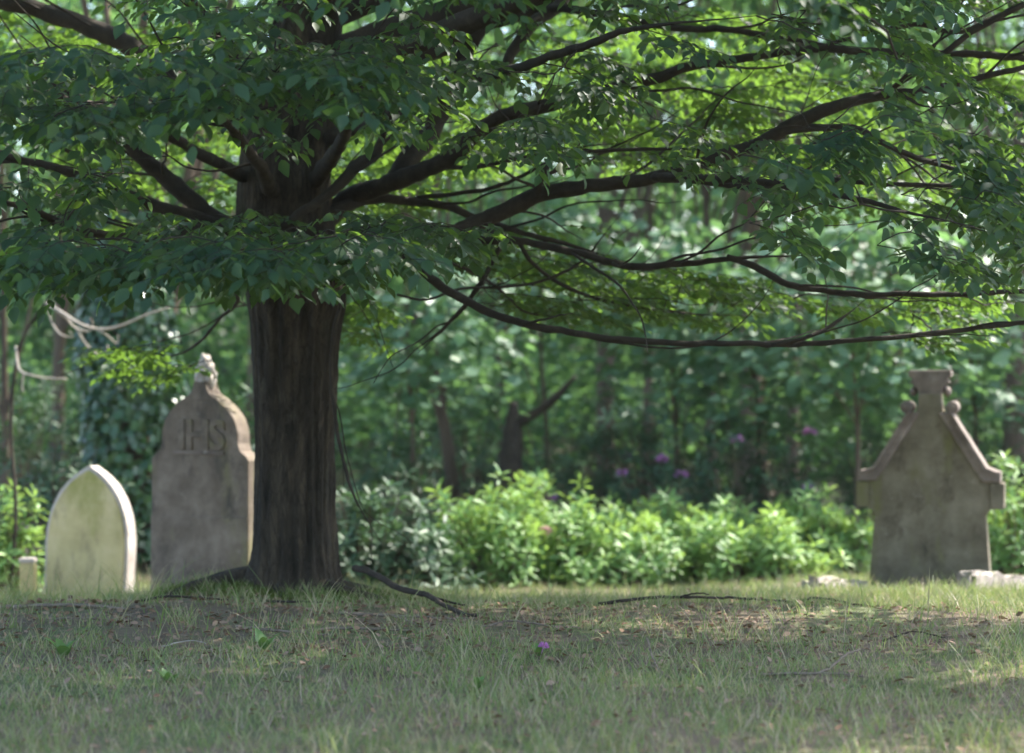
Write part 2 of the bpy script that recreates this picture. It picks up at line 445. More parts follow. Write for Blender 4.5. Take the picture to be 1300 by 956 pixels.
limb_specs = [
    # left side
    ([(330, 305, 12.0), (280, 285, 12.0), (230, 245, 11.9), (195, 212, 11.8), (150, 168, 11.6), (95, 125, 11.4), (20, 95, 11.2), (-60, 60, 11.0)], [14, 12, 11, 10, 7, 4]),
    ([(330, 310, 12), (280, 287, 11.9), (200, 262, 11.7), (140, 240, 11.5), (90, 222, 11.3), (40, 207, 11.2), (-20, 195, 11), (-90, 190, 10.9)], [12, 9, 7, 6, 5, 3]),
    ([(345, 190, 12.05), (310, 155, 12.1), (250, 122, 12.1), (170, 62, 12.2), (110, 32, 12.3), (50, 18, 12.4), (-30, -5, 12.5)], [20, 14, 13, 12, 9]),
    ([(140, 240, 11.5), (118, 222, 11.45), (98, 200, 11.4), (47, 176, 11.2), (-10, 165, 11.1)], [4, 3, 2.5, 1.5]),
    ([(330, 295, 11.95), (250, 290, 11.6), (170, 300, 11.2), (90, 290, 10.8), (20, 262, 10.4), (-60, 250, 10.2)], [9, 7, 6, 4, 2.5]),
    ([(290, 340, 12.0), (303, 380, 12.6), (281, 405, 12.9), (237, 446, 13.3), (170, 460, 13.6)], [4, 2.5, 2, 1.2]),
    # thin pale branch crossing in front of the trunk, then up to the right
    ([(255, 308, 11.5), (300, 300, 11.5), (345, 291, 11.5), (385, 268, 11.5), (425, 240, 11.55), (450, 214, 11.6), (472, 200, 11.6), (484, 180, 11.6), (488, 155, 11.6), (500, 118, 11.6)], [3, 4, 5, 7, 8, 8, 6, 4]),
    # right side
    ([(385, 300, 12), (430, 262, 12.1), (470, 240, 12.0), (508, 223, 11.9), (542, 210, 11.8), (576, 196, 11.7), (610, 166, 11.6), (633, 150, 11.5), (700, 135, 11.4), (775, 118, 11.3), (836, 103, 11.2), (880, 88, 11.2), (975, 74, 11.1), (1030, 66, 11.1), (1165, 69, 11.1), (1280, 70, 11), (1400, 80, 11)], [18, 13, 12, 11, 10, 9, 9, 7, 5, 5, 5, 4]),
    ([(500, 232, 11.95), (515, 203, 12.0), (542, 170, 12.2), (566, 115, 12.3), (589, 68, 12.4), (606, 45, 12.4), (650, -20, 12.5)], [13, 14, 12, 11, 10, 8]),
    ([(395, 165, 12), (440, 122, 12.1), (484, 96, 12.2), (558, 58, 12.3), (606, 32, 12.4), (680, 10, 12.5), (740, -10, 12.6), (860, -60, 12.7)], [22, 15, 14, 13, 12, 9, 6]),
    ([(720, -5, 12.5), (708, 7, 12.4), (674, 34, 12.2), (647, 68, 12.1), (637, 97, 12.0), (630, 130, 11.9)], [7, 8, 8, 7, 5, 2.5]),
    ([(680, 12, 12.4), (718, 10, 12.2), (769, 17, 12.0), (836, 30, 11.8), (870, 37, 11.7), (928, 39, 11.6), (1002, 51, 11.5), (1063, 61, 11.4), (1150, 70, 11.3)], [6, 5, 4.5, 4, 3]),
    ([(385, 320, 12), (440, 302, 11.9), (508, 296, 11.7), (576, 299, 11.6), (606, 285, 11.6), (674, 254, 11.5), (725, 242, 11.4), (785, 234, 11.3), (830, 226, 11.2), (870, 217, 11.2), (904, 203, 11.1), (958, 183, 11.0), (1002, 159, 10.9), (1050, 139, 10.8), (1110, 124, 10.8), (1185, 112, 10.7), (1245, 98, 10.7), (1330, 78, 10.6)], [16, 11, 10, 11, 11, 10, 9, 8, 8, 8, 9, 9, 7, 5, 4, 3.5]),
    ([(975, 176, 11.0), (1000, 166, 10.9), (1080, 159, 10.8), (1124, 183, 10.7), (1180, 203, 10.7), (1266, 230, 10.6), (1340, 240, 10.6)], [5, 5, 4, 3, 2.5]),
    ([(674, 254, 11.5), (679, 250, 11.5), (687, 223, 11.4), (707, 190, 11.3), (720, 165, 11.2)], [7, 6, 4, 2]),
    ([(400, 275, 12.0), (470, 254, 12.1), (548, 261, 12.2), (600, 278, 12.3), (650, 291, 12.3), (735, 315, 12.4), (830, 345, 12.5)], [9, 6, 5, 4.5, 3, 2]),
    ([(545, 292, 11.7), (606, 300, 11.6), (657, 303, 11.5), (721, 315, 11.4), (796, 332, 11.3), (870, 332, 11.2), (938, 325, 11.1), (1000, 324, 11.1), (1070, 326, 11.0)], [6, 5, 5, 4.5, 3, 2]),
    ([(925, 326, 11.1), (961, 340, 11.1), (1002, 361, 11.0), (1050, 369, 11.0), (1097, 374, 10.9), (1200, 376, 10.8), (1300, 371, 10.8), (1370, 372, 10.8)], [4.5, 4.5, 4, 3.5, 3]),
    ([(430, 300, 12.0), (475, 300, 11.7), (508, 324, 11.5), (535, 349, 11.4), (565, 371, 11.4), (626, 400, 11.3), (711, 420, 11.2), (769, 430, 11.1), (870, 437, 11.0), (940, 438, 10.9), (1009, 439, 10.9), (1097, 432, 10.8), (1198, 424, 10.8), (1300, 412, 10.7), (1380, 402, 10.7)], [8, 6, 6, 5.5, 4.5, 4, 3.6, 3.4, 3.2, 3]),
    ([(980, 438, 10.9), (1020, 431, 10.9), (1050, 418, 10.95), (1075, 400, 11.0), (1097, 381, 11.0)], [3, 2.5, 1.5]),
    ([(600, 278, 12.3), (640, 303, 12.1), (633, 316, 12.1), (613, 354, 12.1), (589, 388, 12.1), (560, 420, 12.1), (530, 449, 12.1)], [3, 3.4, 3.4, 3.2, 3]),
    ([(504, 374, 11.6), (542, 381, 11.7), (582, 368, 11.8), (674, 361, 11.9), (735, 334, 11.9), (762, 303, 11.9), (790, 270, 11.9)], [1.6, 1.8, 2, 2]),
    ([(657, 303, 12.0), (677, 334, 12.1), (714, 361, 12.2), (769, 381, 12.3), (870, 398, 12.4), (960, 402, 12.5)], [3, 2.6, 2.4, 2, 1.4]),
    ([(560, 330, 11.7), (600, 345, 11.9), (640, 372, 12.1), (670, 395, 12.3), (740, 405, 12.6)], [2.2, 2, 1.6, 1]),
    ([(430, 395, 11.7), (424, 420, 11.6), (422, 470, 11.6), (428, 530, 11.6), (440, 588, 11.6), (455, 640, 11.6), (486, 692, 11.6)], [1.6, 2.2, 2.4, 2.4, 2.2, 1.6]),
    ([(425, 300, 11.8), (440, 340, 11.7), (430, 398, 11.7)], [3, 2, 1.6]),
    ([(540, 210, 11.8), (600, 215, 11.7), (680, 200, 11.5), (760, 193, 11.3), (870, 190, 11.1), (960, 195, 11.0)], [3, 3, 2.6, 2]),
    ([(530, 252, 12.2), (620, 240, 12.0), (680, 215, 11.8), (730, 190, 11.6), (800, 180, 11.5)], [3.2, 2.6, 2, 1.6]),
    ([(830, 226, 11.2), (900, 232, 11.1), (960, 240, 11), (1040, 230, 10.9), (1120, 236, 10.8), (1240, 236, 10.7), (1340, 240, 10.6)], [5, 4, 3.6, 3, 2.5]),
    ([(1010, 70, 11.1), (1080, 48, 11.1), (1160, 30, 11.2), (1220, 40, 11.2), (1300, 5, 11.2)], [2.5, 3, 3.4, 4]),
    ([(1110, 124, 10.8), (1170, 88, 10.6), (1225, 45, 10.5), (1300, 5, 10.4)], [3, 4, 4]),
    # limbs that come towards the camera and carry the front leaf layers
    ([(350, 250, 11.9), (330, 215, 11.0), (300, 175, 10.0), (270, 140, 9.0), (240, 110, 8.2)], [12, 8, 6, 5, 4]),
    ([(400, 230, 11.9), (430, 180, 10.8), (460, 135, 9.8), (480, 100, 8.9), (500, 70, 8.2)], [12, 8, 6, 5, 4]),
    ([(350, 320, 11.8), (320, 330, 10.8), (280, 325, 9.8), (230, 318, 8.9), (170, 325, 8.2)], [8, 6, 5, 4, 3]),
    ([(400, 325, 11.8), (430, 322, 10.8), (450, 318, 9.8), (455, 322, 8.9)], [7, 5, 4, 3]),
    ([(420, 180, 11.9), (560, 120, 10.9), (680, 80, 10.1), (800, 40, 9.4), (960, 20, 8.8)], [10, 7, 6, 5, 4]),
    ([(830, 226, 11.2), (930, 230, 10.3), (1050, 250, 9.5), (1150, 270, 9.0), (1250, 290, 8.6)], [6, 5, 4, 4, 3]),
    ([(320, 230, 11.9), (200, 170, 10.9), (100, 130, 10.0), (20, 110, 9.2)], [9, 6, 5, 4]),
    ([(330, 180, 12), (290, 60, 11.4), (220, -20, 10.8), (150, -90, 10.3)], [12, 9, 7, 5]),
]
for pts, r in limb_specs:
    add_limb("branch", px_limb(pts, r))


def w_limb(pts, r):
    P = np.column_stack([np.array(pts, float), np.linspace(r[0], r[1], len(pts))])
    return catmull(P, .12)


# upper limbs above the picture and to the rear, carrying the crown that shades the ground
tx, ty = -1.25, 12.0
for a_, e_, ln, z0 in ((0.2, .5, 5.0, 3.4), (0.9, .55, 4.0, 4.2), (1.7, .6, 3.2, 3.6), (2.6, .5, 4.0, 4.4), (3.4, .45, 4.6, 3.6), (4.2, .45, 5.2, 4.0),
                       (4.9, .4, 5.4, 3.4), (5.6, .42, 5.6, 4.2), (0.0, .8, 4.4, 5.4), (3.0, .8, 3.6, 5.6), (4.6, .75, 4.6, 5.2), (1.3, .9, 3.0, 5.8), (5.9, .25, 6.0, 3.2), (5.3, .15, 5.0, 3.0)):
    pts = []
    for t in np.linspace(0, 1, 6):
        rr = ln * t
        pts.append((tx + .1 + rr * math.cos(a_ + .15 * math.sin(3 * t)), ty + rr * math.sin(a_ + .2 * t * t), z0 + rr * e_ * (1 - .35 * t)))
    add_limb("branch", w_limb(pts, (.085, .015)), 8)

TW = MB()
# side branchlets on the visible limbs, zigzagging a little at every node
for S in LIMBS[:32]:
    n_ = len(S)
    if n_ < 12:
        continue
    for q in range(int(np.clip(n_ / 9, 2, 7))):
        i0 = int(RNG.uniform(.25, .95) * (n_ - 2))
        p, r0 = S[i0, :3], S[i0, 3]
        tg = norm(S[i0 + 1, :3] - S[i0, :3])
        side = norm(np.cross(tg, [0, 0, 1.0])) * RNG.choice([-1, 1])
        d = norm(tg * RNG.uniform(.4, .9) + side * RNG.uniform(.3, .9) + np.array([0, 0, RNG.uniform(-.25, .3)]))
        ln, pts = RNG.uniform(.5, 1.4), [p]
        for w_ in range(9):
            d = norm(d + RNG.normal(size=3) * .13 + np.array([0, 0, .03]))
            pts.append(pts[-1] + d * ln / 9)
        rr = np.linspace(min(.45 * r0, .011), .0022, len(pts))
        S2 = catmull(np.column_stack([pts, rr]), .04)
        tube(TW, S2[:, :3], S2[:, 3], 6, rough=.05)
        LIMBS.append(S2)
LP = np.vstack(LIMBS)
LEAF = MB()


def add_leaves_on(pts, size, spacing, nrm, droop, tpl=OVATE, first=.05):
    seg = np.linalg.norm(np.diff(pts, axis=0), axis=1)
    s = np.concatenate([[0], np.cumsum(seg)])
    n = max(2, int((s[-1] - first) / spacing) + 1)
    u = np.linspace(first, s[-1], n)
    P = np.column_stack([np.interp(u, s, pts[:, k]) for k in range(3)])
    tg = norm(np.column_stack([np.interp(u, s, np.gradient(pts[:, k])) for k in range(3)]))
    side = np.where(np.arange(n) % 2 == 0, 1.0, -1.0)[:, None]
    nb = np.broadcast_to(nrm, P.shape)
    lat = norm(np.cross(nb, tg)) * side
    a = np.radians(RNG.uniform(35, 65, n))[:, None]
    a[-1] = .15
    T = np.cos(a) * tg + np.sin(a) * lat + np.array([0, 0, -1.0]) * RNG.uniform(.2, 1.0, (n, 1)) * droop
    NN = nb + RNG.normal(size=(n, 3)) * .36
    S = size * RNG.uniform(.45, 1.2, n)
    leaves(LEAF, P, T, NN, S, tpl)


def spray(c, d, L, size, droop, spacing=.034, connect=True, sub=True, rtwig=.0022):
    d = norm(d)
    up = np.array([0, 0, 1.0])
    base = c - d * L * .5 + up * L * .12 * droop * 2
    k = 7
    pts = [base]
    dd = d.copy()
    for q in range(k - 1):
        pts.append(pts[-1] + dd * L / (k - 1))
        dd = norm(dd + np.array([0, 0, -1.0]) * droop * .22 + RNG.normal(size=3) * .05)
    pts = np.array(pts)
    side0 = norm(np.cross(d, up))
    nrm = norm(np.cross(side0, d) + RNG.normal(size=3) * .15)
    tube(TW, pts, np.linspace(rtwig, .0008, k), 4, cap=False)
    add_leaves_on(pts, size, spacing, nrm, droop, first=L * .25)
    if sub:
        ns = max(3, int(L / .10))
        for q in range(ns):
            t = .12 + .75 * q / ns
            f = t * (k - 1)
            i0 = int(f)
            p = pts[i0] + (pts[min(k - 1, i0 + 1)] - pts[i0]) * (f - i0)
            sgn = 1 if q % 2 else -1
            l2 = L * (.55 - .38 * t) * RNG.uniform(.8, 1.2)
            d2 = norm(d * .75 + side0 * sgn * .75 + np.array([0, 0, -1.0]) * (droop * .25) + RNG.normal(size=3) * .12)
            sp = []
            for w in np.linspace(0, 1, 4):
                sp.append(p + d2 * l2 * w + np.array([0, 0, -1.0]) * droop * .22 * l2 * w * w)
            sp = np.array(sp)
            tube(TW, sp, [.0015, .0013, .001, .0007], 3, cap=False)
            add_leaves_on(sp, size, spacing, nrm, droop, first=.02)
    if connect:
        global LP
        dv = LP[:, :3] - base
        dist = np.linalg.norm(dv, axis=1) + 1.2 * np.abs(dv[:, 2]) + .35 * np.clip((LP[:, :3] - base) @ d, 0, 9)
        q = LP[np.argmin(dist)]
        g = q[:3]
        ln = np.linalg.norm(base - g)
        if ln > .02:
            t = np.linspace(0, 1, 8)[:, None]
            mid = (g + base) / 2 + up * ln * .06 + RNG.normal(size=3) * ln * .06
            bez = (1 - t) ** 2 * g + 2 * t * (1 - t) * mid + t * t * base
            bez[1:-1] += RNG.normal(size=(6, 3)) * .012 * min(1, ln)
            tube(TW, bez, np.linspace(min(.0065, .003 + .003 * ln), rtwig, 8), 5, cap=False)
            LP = np.vstack([LP, np.column_stack([bez[2:], np.full(6, rtwig)]), np.column_stack([pts[:4], np.full(4, rtwig)])])


def in_poly(px, py, poly):
    c = False
    j = len(poly) - 1
    for i in range(len(poly)):
        xi, yi = poly[i]
        xj, yj = poly[j]
        if (yi > py) != (yj > py) and px < (xj - xi) * (py - yi) / (yj - yi) + xi:
            c = not c
        j = i
    return c


def zone(poly, y0, y1, n, kind, L=(.45, .8), size=.078):
    xs = [p[0] for p in poly]
    ys = [p[1] for p in poly]
    done = 0
    while done < n:
        px, py = RNG.uniform(min(xs), max(xs)), RNG.uniform(min(ys), max(ys))
        if not in_poly(px, py, poly):
            continue
        Yd = RNG.uniform(y0, y1)
        c = at(px, py, Yd)
        out = np.array([c[0] - tx, c[1] - ty, 0.0])
        out = norm(out)
        if kind == "front":
            d = norm(out * .6 + np.array([RNG.uniform(-.9, .9), -.9, -.20]))
            spray(c, d, RNG.uniform(*L), size * 1.1, .6)
        elif kind == "hang":
            d = norm(out * .7 + np.array([RNG.uniform(-.5, .5), -.55, -.26]))
            spray(c, d, RNG.uniform(*L), size, .52)
        else:
            d = norm(out + np.array([RNG.uniform(-.6, .6), RNG.uniform(-.2, .7), -.06]))
            spray(c, d, RNG.uniform(*L), size, .3)
        done += 1


# front leaf layers, in the shade, facing the camera
zone([(-40, 70), (150, 80), (330, 60), (520, 70), (520, 165), (440, 170), (420, 120), (310, 120), (260, 165), (120, 175), (-40, 150)], 7.6, 10.2, 50, "front")
zone([(180, -30), (660, -30), (640, 30), (520, 70), (300, 60), (200, 40)], 7.6, 10.5, 21, "front")
zone([(-30, 345), (60, 325), (250, 318), (400, 318), (520, 315), (560, 318), (520, 340), (440, 362), (330, 350), (240, 346), (100, 362), (20, 362)], 7.8, 10.0, 56, "front", (.4, .65))
zone([(-40, 130), (130, 150), (150, 250), (80, 330), (-40, 340)], 8.0, 11.0, 15, "front")
zone([(190, 290), (560, 285), (620, 312), (520, 330), (200, 330)], 9.0, 11.3, 20, "front")
zone([(540, 110), (650, 70), (770, 80), (800, 180), (700, 215), (600, 200), (540, 150)], 8.6, 11.0, 15, "front")
zone([(300, 150), (420, 150), (440, 190), (310, 190)], 9.5, 11.2, 3, "front", (.3, .45))
zone([(1000, 200), (1140, 150), (1310, 160), (1310, 360), (1180, 370), (1060, 340), (960, 330), (930, 270)], 8.2, 10.4, 30, "hang", (.4, .7), .085)
zone([(1140, 90), (1310, 90), (1310, 170), (1140, 160)], 8.6, 10.6, 6, "hang")
zone([(1150, 250), (1310, 240), (1310, 380), (1160, 380)], 8.2, 10.0, 9, "hang")
zone([(820, 180), (1000, 190), (1010, 260), (830, 250)], 9.5, 11, 4, "hang")
zone([(760, -30), (1310, -30), (1310, 90), (1150, 130), (980, 80), (780, 90)], 8.4, 11.5, 22, "hang")
zone([(640, -40), (820, -40), (800, 60), (660, 50)], 9.5, 12, 9, "front")
zone([(1010, -10), (1070, -10), (1060, 40), (1020, 40)], 7.0, 7.3, 4, "hang", (.25, .3), .088)
# rear layers, backlit
zone([(60, 170), (310, 150), (310, 300), (80, 300)], 12.6, 15.5, 46, "back")
zone([(-40, 30), (230, 20), (240, 120), (-40, 140)], 12.6, 15.5, 34, "back")
zone([(400, 60), (600, 60), (640, 200), (560, 290), (410, 290)], 12.6, 15.5, 60, "back")
zone([(640, 30), (1000, 20), (1000, 170), (840, 230), (640, 200)], 12.4, 15.5, 66, "back")
zone([(980, 80), (1310, 60), (1310, 280), (990, 260)], 12.4, 15.0, 44, "back")
zone([(560, 300), (760, 320), (760, 350), (600, 345)], 12.0, 13.5, 12, "back", (.35, .6))
zone([(690, 350), (860, 345), (1010, 372), (960, 410), (760, 415), (640, 400)], 12.0, 13.6, 46, "back", (.4, .7))
zone([(1040, 390), (1310, 350), (1310, 440), (1120, 440)], 11.4, 13.2, 26, "back", (.4, .6))
zone([(420, 375), (490, 385), (490, 450), (440, 440)], 12.6, 13.6, 13, "back", (.3, .5))
zone([(105, 452), (200, 440), (255, 448), (250, 486), (180, 482)], 12.9, 13.8, 15, "back", (.3, .5))
zone([(470, 300), (760, 290), (700, 350), (520, 340)], 11.8, 13.0, 12, "back", (.3, .5))
# the crown above the picture: same sprays with longer spacing
cnt = 0
while cnt < 520:
    v = RNG.normal(size=3)
    v = v / np.linalg.norm(v) * RNG.uniform(.35, 1) ** .5
    back = v[1] > 0
    p = np.array([tx + .9 + v[0] * 6.6, ty - .3 + v[1] * (3.6 if back else 4.3), 5.4 + v[2] * 4.2])
    if back and RNG.random() < .64:
        continue
    vis_z = CAM_Z + 478 / F_PX * p[1] + .15
    if p[2] < vis_z or p[1] < 5.4:
        continue
    if p[1] < 7.5 and p[2] < 3.4:
        continue
    d = norm(np.array([p[0] - tx, p[1] - ty, 0]) + RNG.normal(size=3) * .4)
    spray(p, d, RNG.uniform(.9, 1.4), .14, .35, spacing=.075, rtwig=.004)
    cnt += 1

for _ in range(70):  # unseen sprays added along the sun's path to keep sun patches off the lawn
    p = np.array([RNG.uniform(-.6, 3.4), RNG.uniform(11.6, 13.9), RNG.uniform(4.4, 6.4)])
    spray(p, norm(RNG.normal(size=3) * np.array([1, 1, .15])), RNG.uniform(.9, 1.4), .14, .35, spacing=.07, rtwig=.004)
TW.build("twigs", M["limb"], tree)
LEAF.build("crown", M["leaf"], tree)


# ------------------------------------------------------------------ gravestones
def slab_from_outline(outline, depth, bevel=.008, y0=0.0):
    """outline in x,z (counter clockwise seen from the front, -y); returns bmesh"""
    bm = bmesh.new()
    f = [bm.verts.new((x, y0, z)) for x, z in outline]
    face = bm.faces.new(f)
    r = bmesh.ops.extrude_face_region(bm, geom=[face])
    for v in [g for g in r["geom"] if isinstance(g, bmesh.types.BMVert)]:
        v.co.y += depth
    bmesh.ops.recalc_face_normals(bm, faces=bm.faces)
    if bevel:
        ed = [e for e in bm.edges if len(e.link_faces) == 2 and e.calc_face_angle(0) > .7]
        bmesh.ops.bevel(bm, geom=ed, offset=bevel, segments=2, affect="EDGES", profile=.6)
    return bm


def link_bm(name, bm, mat, parent, smooth=False, wear=0.0):
    if wear:
        bmesh.ops.triangulate(bm, faces=[f for f in bm.faces if len(f.verts) > 4])
        for v in bm.verts:
            v.co += Vector(RNG.normal(size=3) * wear)
    me = bpy.data.meshes.new(name)
    bm.to_mesh(me)
    bm.free()
    if smooth:
        me.shade_smooth()
    o = bpy.data.objects.new(name, me)
    C.objects.link(o)
    me.materials.append(mat)
    o.parent = parent
    return o


def bez(pts, n=10):
    """quadratic spline through (start, control, end) triples"""
    out = []
    for a, b, c in pts:
        for t in np.linspace(0, 1, n, endpoint=False):
            out.append(tuple((1 - t) ** 2 * np.array(a) + 2 * t * (1 - t) * np.array(b) + t * t * np.array(c)))
    out.append(tuple(pts[-1][2]))
    return out


def mirror(right):
    return right + [(-x, z) for x, z in reversed(right)]


def lathe_bm(prof, seg=20, cx=0, cy=0):
    bm = bmesh.new()
    rings = []
    for r, z in prof:
        rings.append([bm.verts.new((cx + r * math.cos(2 * math.pi * k / seg), cy + r * math.sin(2 * math.pi * k / seg), z)) for k in range(seg)])
    for a, b in zip(rings, rings[1:]):
        for k in range(seg):
            bm.faces.new((a[k], a[(k + 1) % seg], b[(k + 1) % seg], b[k]))
    bm.faces.new(rings[0][::-1])
    bm.faces.new(rings[-1])
    return bm


def box_bm(bm, x0, x1, y0, y1, z0, z1, bevel=.006):
    b = bmesh.new()
    bmesh.ops.create_cube(b, size=1)
    for v in b.verts:
        v.co = Vector(((x0 + x1) / 2 + v.co.x * (x1 - x0), (y0 + y1) / 2 + v.co.y * (y1 - y0), (z0 + z1) / 2 + v.co.z * (z1 - z0)))
    if bevel:
        bmesh.ops.bevel(b, geom=b.edges[:], offset=bevel, segments=2, affect="EDGES")
    me = bpy.data.meshes.new("t")
    b.to_mesh(me)
    b.free()
    bm.from_mesh(me)
    bpy.data.meshes.remove(me)


def grave(px, Y, yaw, label):
    p = at(px, 478, Y)
    g = float(ground_z(p[0], Y))
    o = thing("gravestone", (p[0], Y, g), label, "gravestone", "weathered gravestones behind the tree")
    o.rotation_euler = (0, 0, yaw)
    return o, g


U = 15.0 / F_PX      # metres per photo pixel at 15 m

# --- left: low pointed arch
U = 15.9 / F_PX
gl, g0 = grave(106, 15.9, math.radians(-24), "low pale pointed-arch gravestone with green algae stains, leaning slightly, next to ivy")
zt = lambda py, g: CAM_Z - (py - 478) * U - g
hw = 58 * U / math.cos(math.radians(24)) * 1.0
H, sp = zt(591, g0), zt(690, g0)
right = [(hw * .98, -.15), (hw * .99, sp * .5)] + bez([((hw, sp), (hw * .97, sp + (H - sp) * .72), (0, H))], 16)[:-1] + [(0, H)]
outline = right + [(-x, z) for x, z in reversed(right[:-1])]
gl.rotation_euler = (math.radians(-2), math.radians(1.5), math.radians(-24))
link_bm("body", slab_from_outline(outline, .12, .007, .0), M["stone_pale"], gl, wear=.0012)
inn = [(x * .93, (z * .968 if z > 0 else z)) for x, z in outline]
link_bm("face_panel", slab_from_outline(inn, .02, .006, -.012), M["stone_green"], gl, wear=.001)

U = 14.8 / F_PX
# --- middle: tall ogee headstone with carved finial
gm, g1 = grave(253, 14.8, math.radians(-24), "tall brown headstone with carved finial and monogram, partly hidden by the tree trunk")
cz = lambda py: zt(py, g1)
ks = 1 / math.cos(math.radians(24)) * U
right = [(66 * ks, -.2), (66 * ks, cz(584)), (63 * ks, cz(579)), (55 * ks, cz(572))] + bez([((52 * ks, cz(562)), (53 * ks, cz(534)), (38 * ks, cz(520))), ((38 * ks, cz(520)), (27 * ks, cz(508)), (18 * ks, cz(503))), ((18 * ks, cz(503)), (9 * ks, cz(499)), (8 * ks, cz(484)))], 9)
outline = right + [(-x, z) for x, z in reversed(right)]
link_bm("body", slab_from_outline(outline, .17, .008), M["stone_warm"], gm, wear=.001)
# recessed line under the rounded head and a joint lower down are proud mouldings
bm = bmesh.new()
box_bm(bm, -34 * ks, 34 * ks, -.012, .004, cz(577), cz(572.5), .003)
link_bm("string_moulding", bm, M["stone_mauve"], gm)
bm = bmesh.new()
box_bm(bm, -66.6 * ks, 66.6 * ks, -.010, .174, -.2, cz(655), .008)
link_bm("plinth", bm, M["stone_warm"], gm, wear=.0008)
# finial: neck, ball of leaves and a broken tip
fin = MB()
nP = 40
for k in range(26):
    a = k * 2.399
    t = k / 25
    z_ = cz(487) + t * (cz(453) - cz(487))
    rr = (10 + 7 * math.sin(math.pi * min(1, t * 1.15))) * U * (1 - .6 * t)
    ctr = np.array([rr * .75 * math.cos(a), .085 + rr * .75 * math.sin(a), z_])
    b = bmesh.new()
    bmesh.ops.create_icosphere(b, subdivisions=2, radius=float((6.2 - 2.5 * t) * U))
    b.verts.ensure_lookup_table()
    VV = np.array([v.co[:] for v in b.verts]) * np.array([1, 1, 1.25]) + ctr
    FF = np.array([[v.index for v in f.verts] for f in b.faces])
    b.free()
    fin.add(VV, [FF])
tube(fin, [(0, .085, cz(495)), (0, .085, cz(470)), (.0, .085, cz(452))], [.065, .06, .02], 12)
fin.build("finial", M["stone_pale"], gm).matrix_parent_inverse = Matrix.Identity(4)
# raised IHS monogram
cu = bpy.data.curves.new("monogram", "FONT")
cu.body = "IHS"
cu.size = .30
cu.offset = .007
cu.extrude = .007
cu.bevel_depth = .004
cu.align_x = "CENTER"
cu.space_character = .95
tmp = bpy.data.objects.new("monogram_tmp", cu)
C.objects.link(tmp)
me = bpy.data.meshes.new_from_object(tmp.evaluated_get(bpy.context.evaluated_depsgraph_get()))
bpy.data.objects.remove(tmp)
mo = bpy.data.objects.new("monogram", me)
C.objects.link(mo)
me.materials.clear()
me.materials.append(M["stone_warm"])
mo.parent = gm
mo.location = (.02, -.004, cz(569))
mo.rotation_euler = (math.pi / 2, 0, 0)
mo["label"] = "raised interlaced letters IHS"

U = 15.0 / F_PX
# --- right: gabled stone with coping, kneelers and flat-topped finial
gr, g2 = grave(1180, 15.0, math.radians(-17), "gabled headstone with moulded coping, scrolls and flat-topped finial, standing alone at right")
rz = lambda py: zt(py, g2)
kr = U / math.cos(math.radians(17))
right = [(73 * kr, -.2), (72 * kr, rz(735)), (66 * kr, rz(655)), (70 * kr, rz(648)), (80 * kr, rz(640)), (80 * kr, rz(606)), (64 * kr, rz(604)), (15 * kr, rz(520)), (13 * kr, rz(500))]
outline = right + [(-x, z) for x, z in reversed(right)]
link_bm("body", slab_from_outline(outline, .20, .008), M["stone_olive"], gr, wear=.001)
for s in (-1, 1):
    # coping: a sloping moulded bar standing proud of the face, with a flat foot
    o_ = [(84, 611), (84, 598), (67, 596), (24, 524), (12, 524), (13, 527), (59, 604), (64, 611)]
    pts = [(s * x * kr, rz(y)) for x, y in o_]
    if s < 0: pts = pts[::-1]
    link_bm("coping", slab_from_outline(pts, .25, .009, -.035), M["stone_mauve"], gr, wear=.0008)
    o_ = [(80, 598), (68, 593), (27, 524), (22, 522), (64, 596), (80, 602)]
    pts = [(s * x * kr, rz(y)) for x, y in o_]
    if s < 0: pts = pts[::-1]
    link_bm("drip_moulding", slab_from_outline(pts, .30, .004, -.06), M["stone_mauve"], gr, wear=.0006)
    # kneeler block under the coping foot
    bm = bmesh.new()
    box_bm(bm, s * 72 * kr if s > 0 else -88 * kr, 88 * kr if s > 0 else -72 * kr, -.022, .225, rz(645), rz(612), .008)
    link_bm("kneeler", bm, M["stone_olive"], gr, wear=.0008)
    # scroll at the top of each slope
    pts = [((s * 27 + 7.5 * math.cos(t)) * kr, rz(517) + 7.5 * kr * math.sin(t)) for t in np.linspace(0, 2 * math.pi, 18, endpoint=False)]
    sc_ = link_bm("scroll", slab_from_outline(pts, .26, .012, -.04), M["stone_mauve"], gr, wear=.0006)
    pts = [((s * 27 + 3.6 * math.cos(t)) * kr, rz(517) + 3.6 * kr * math.sin(t)) for t in np.linspace(0, 2 * math.pi, 12, endpoint=False)]
    link_bm("scroll_eye", slab_from_outline(pts, .04, .005, -.062), M["stone_mauve"], sc_)
# flat-topped finial
fo = [(13, 524), (12, 512), (12.5, 502), (15, 494), (20, 488), (24, 485), (20, 482.5), (22, 480), (25.5, 478), (26, 472), (24, 470)]
right = [(x * kr, rz(y)) for x, y in fo]
outline = right + [(-x, z) for x, z in reversed(right)]
link_bm("finial", slab_from_outline(outline, .17, .009, .012), M["stone_mauve"], gr, wear=.0012)
for s in (-1, 1):
    bm = bmesh.new()
    bmesh.ops.create_uvsphere(bm, u_segments=14, v_segments=8, radius=6.5 * U)
    for v in bm.verts:
        v.co = Vector((v.co.x * .8 + s * 20 * kr, v.co.y * 1.8 + .09, v.co.z + rz(497)))
    link_bm("leaf_boss", bm, M["stone_mauve"], gr, True)

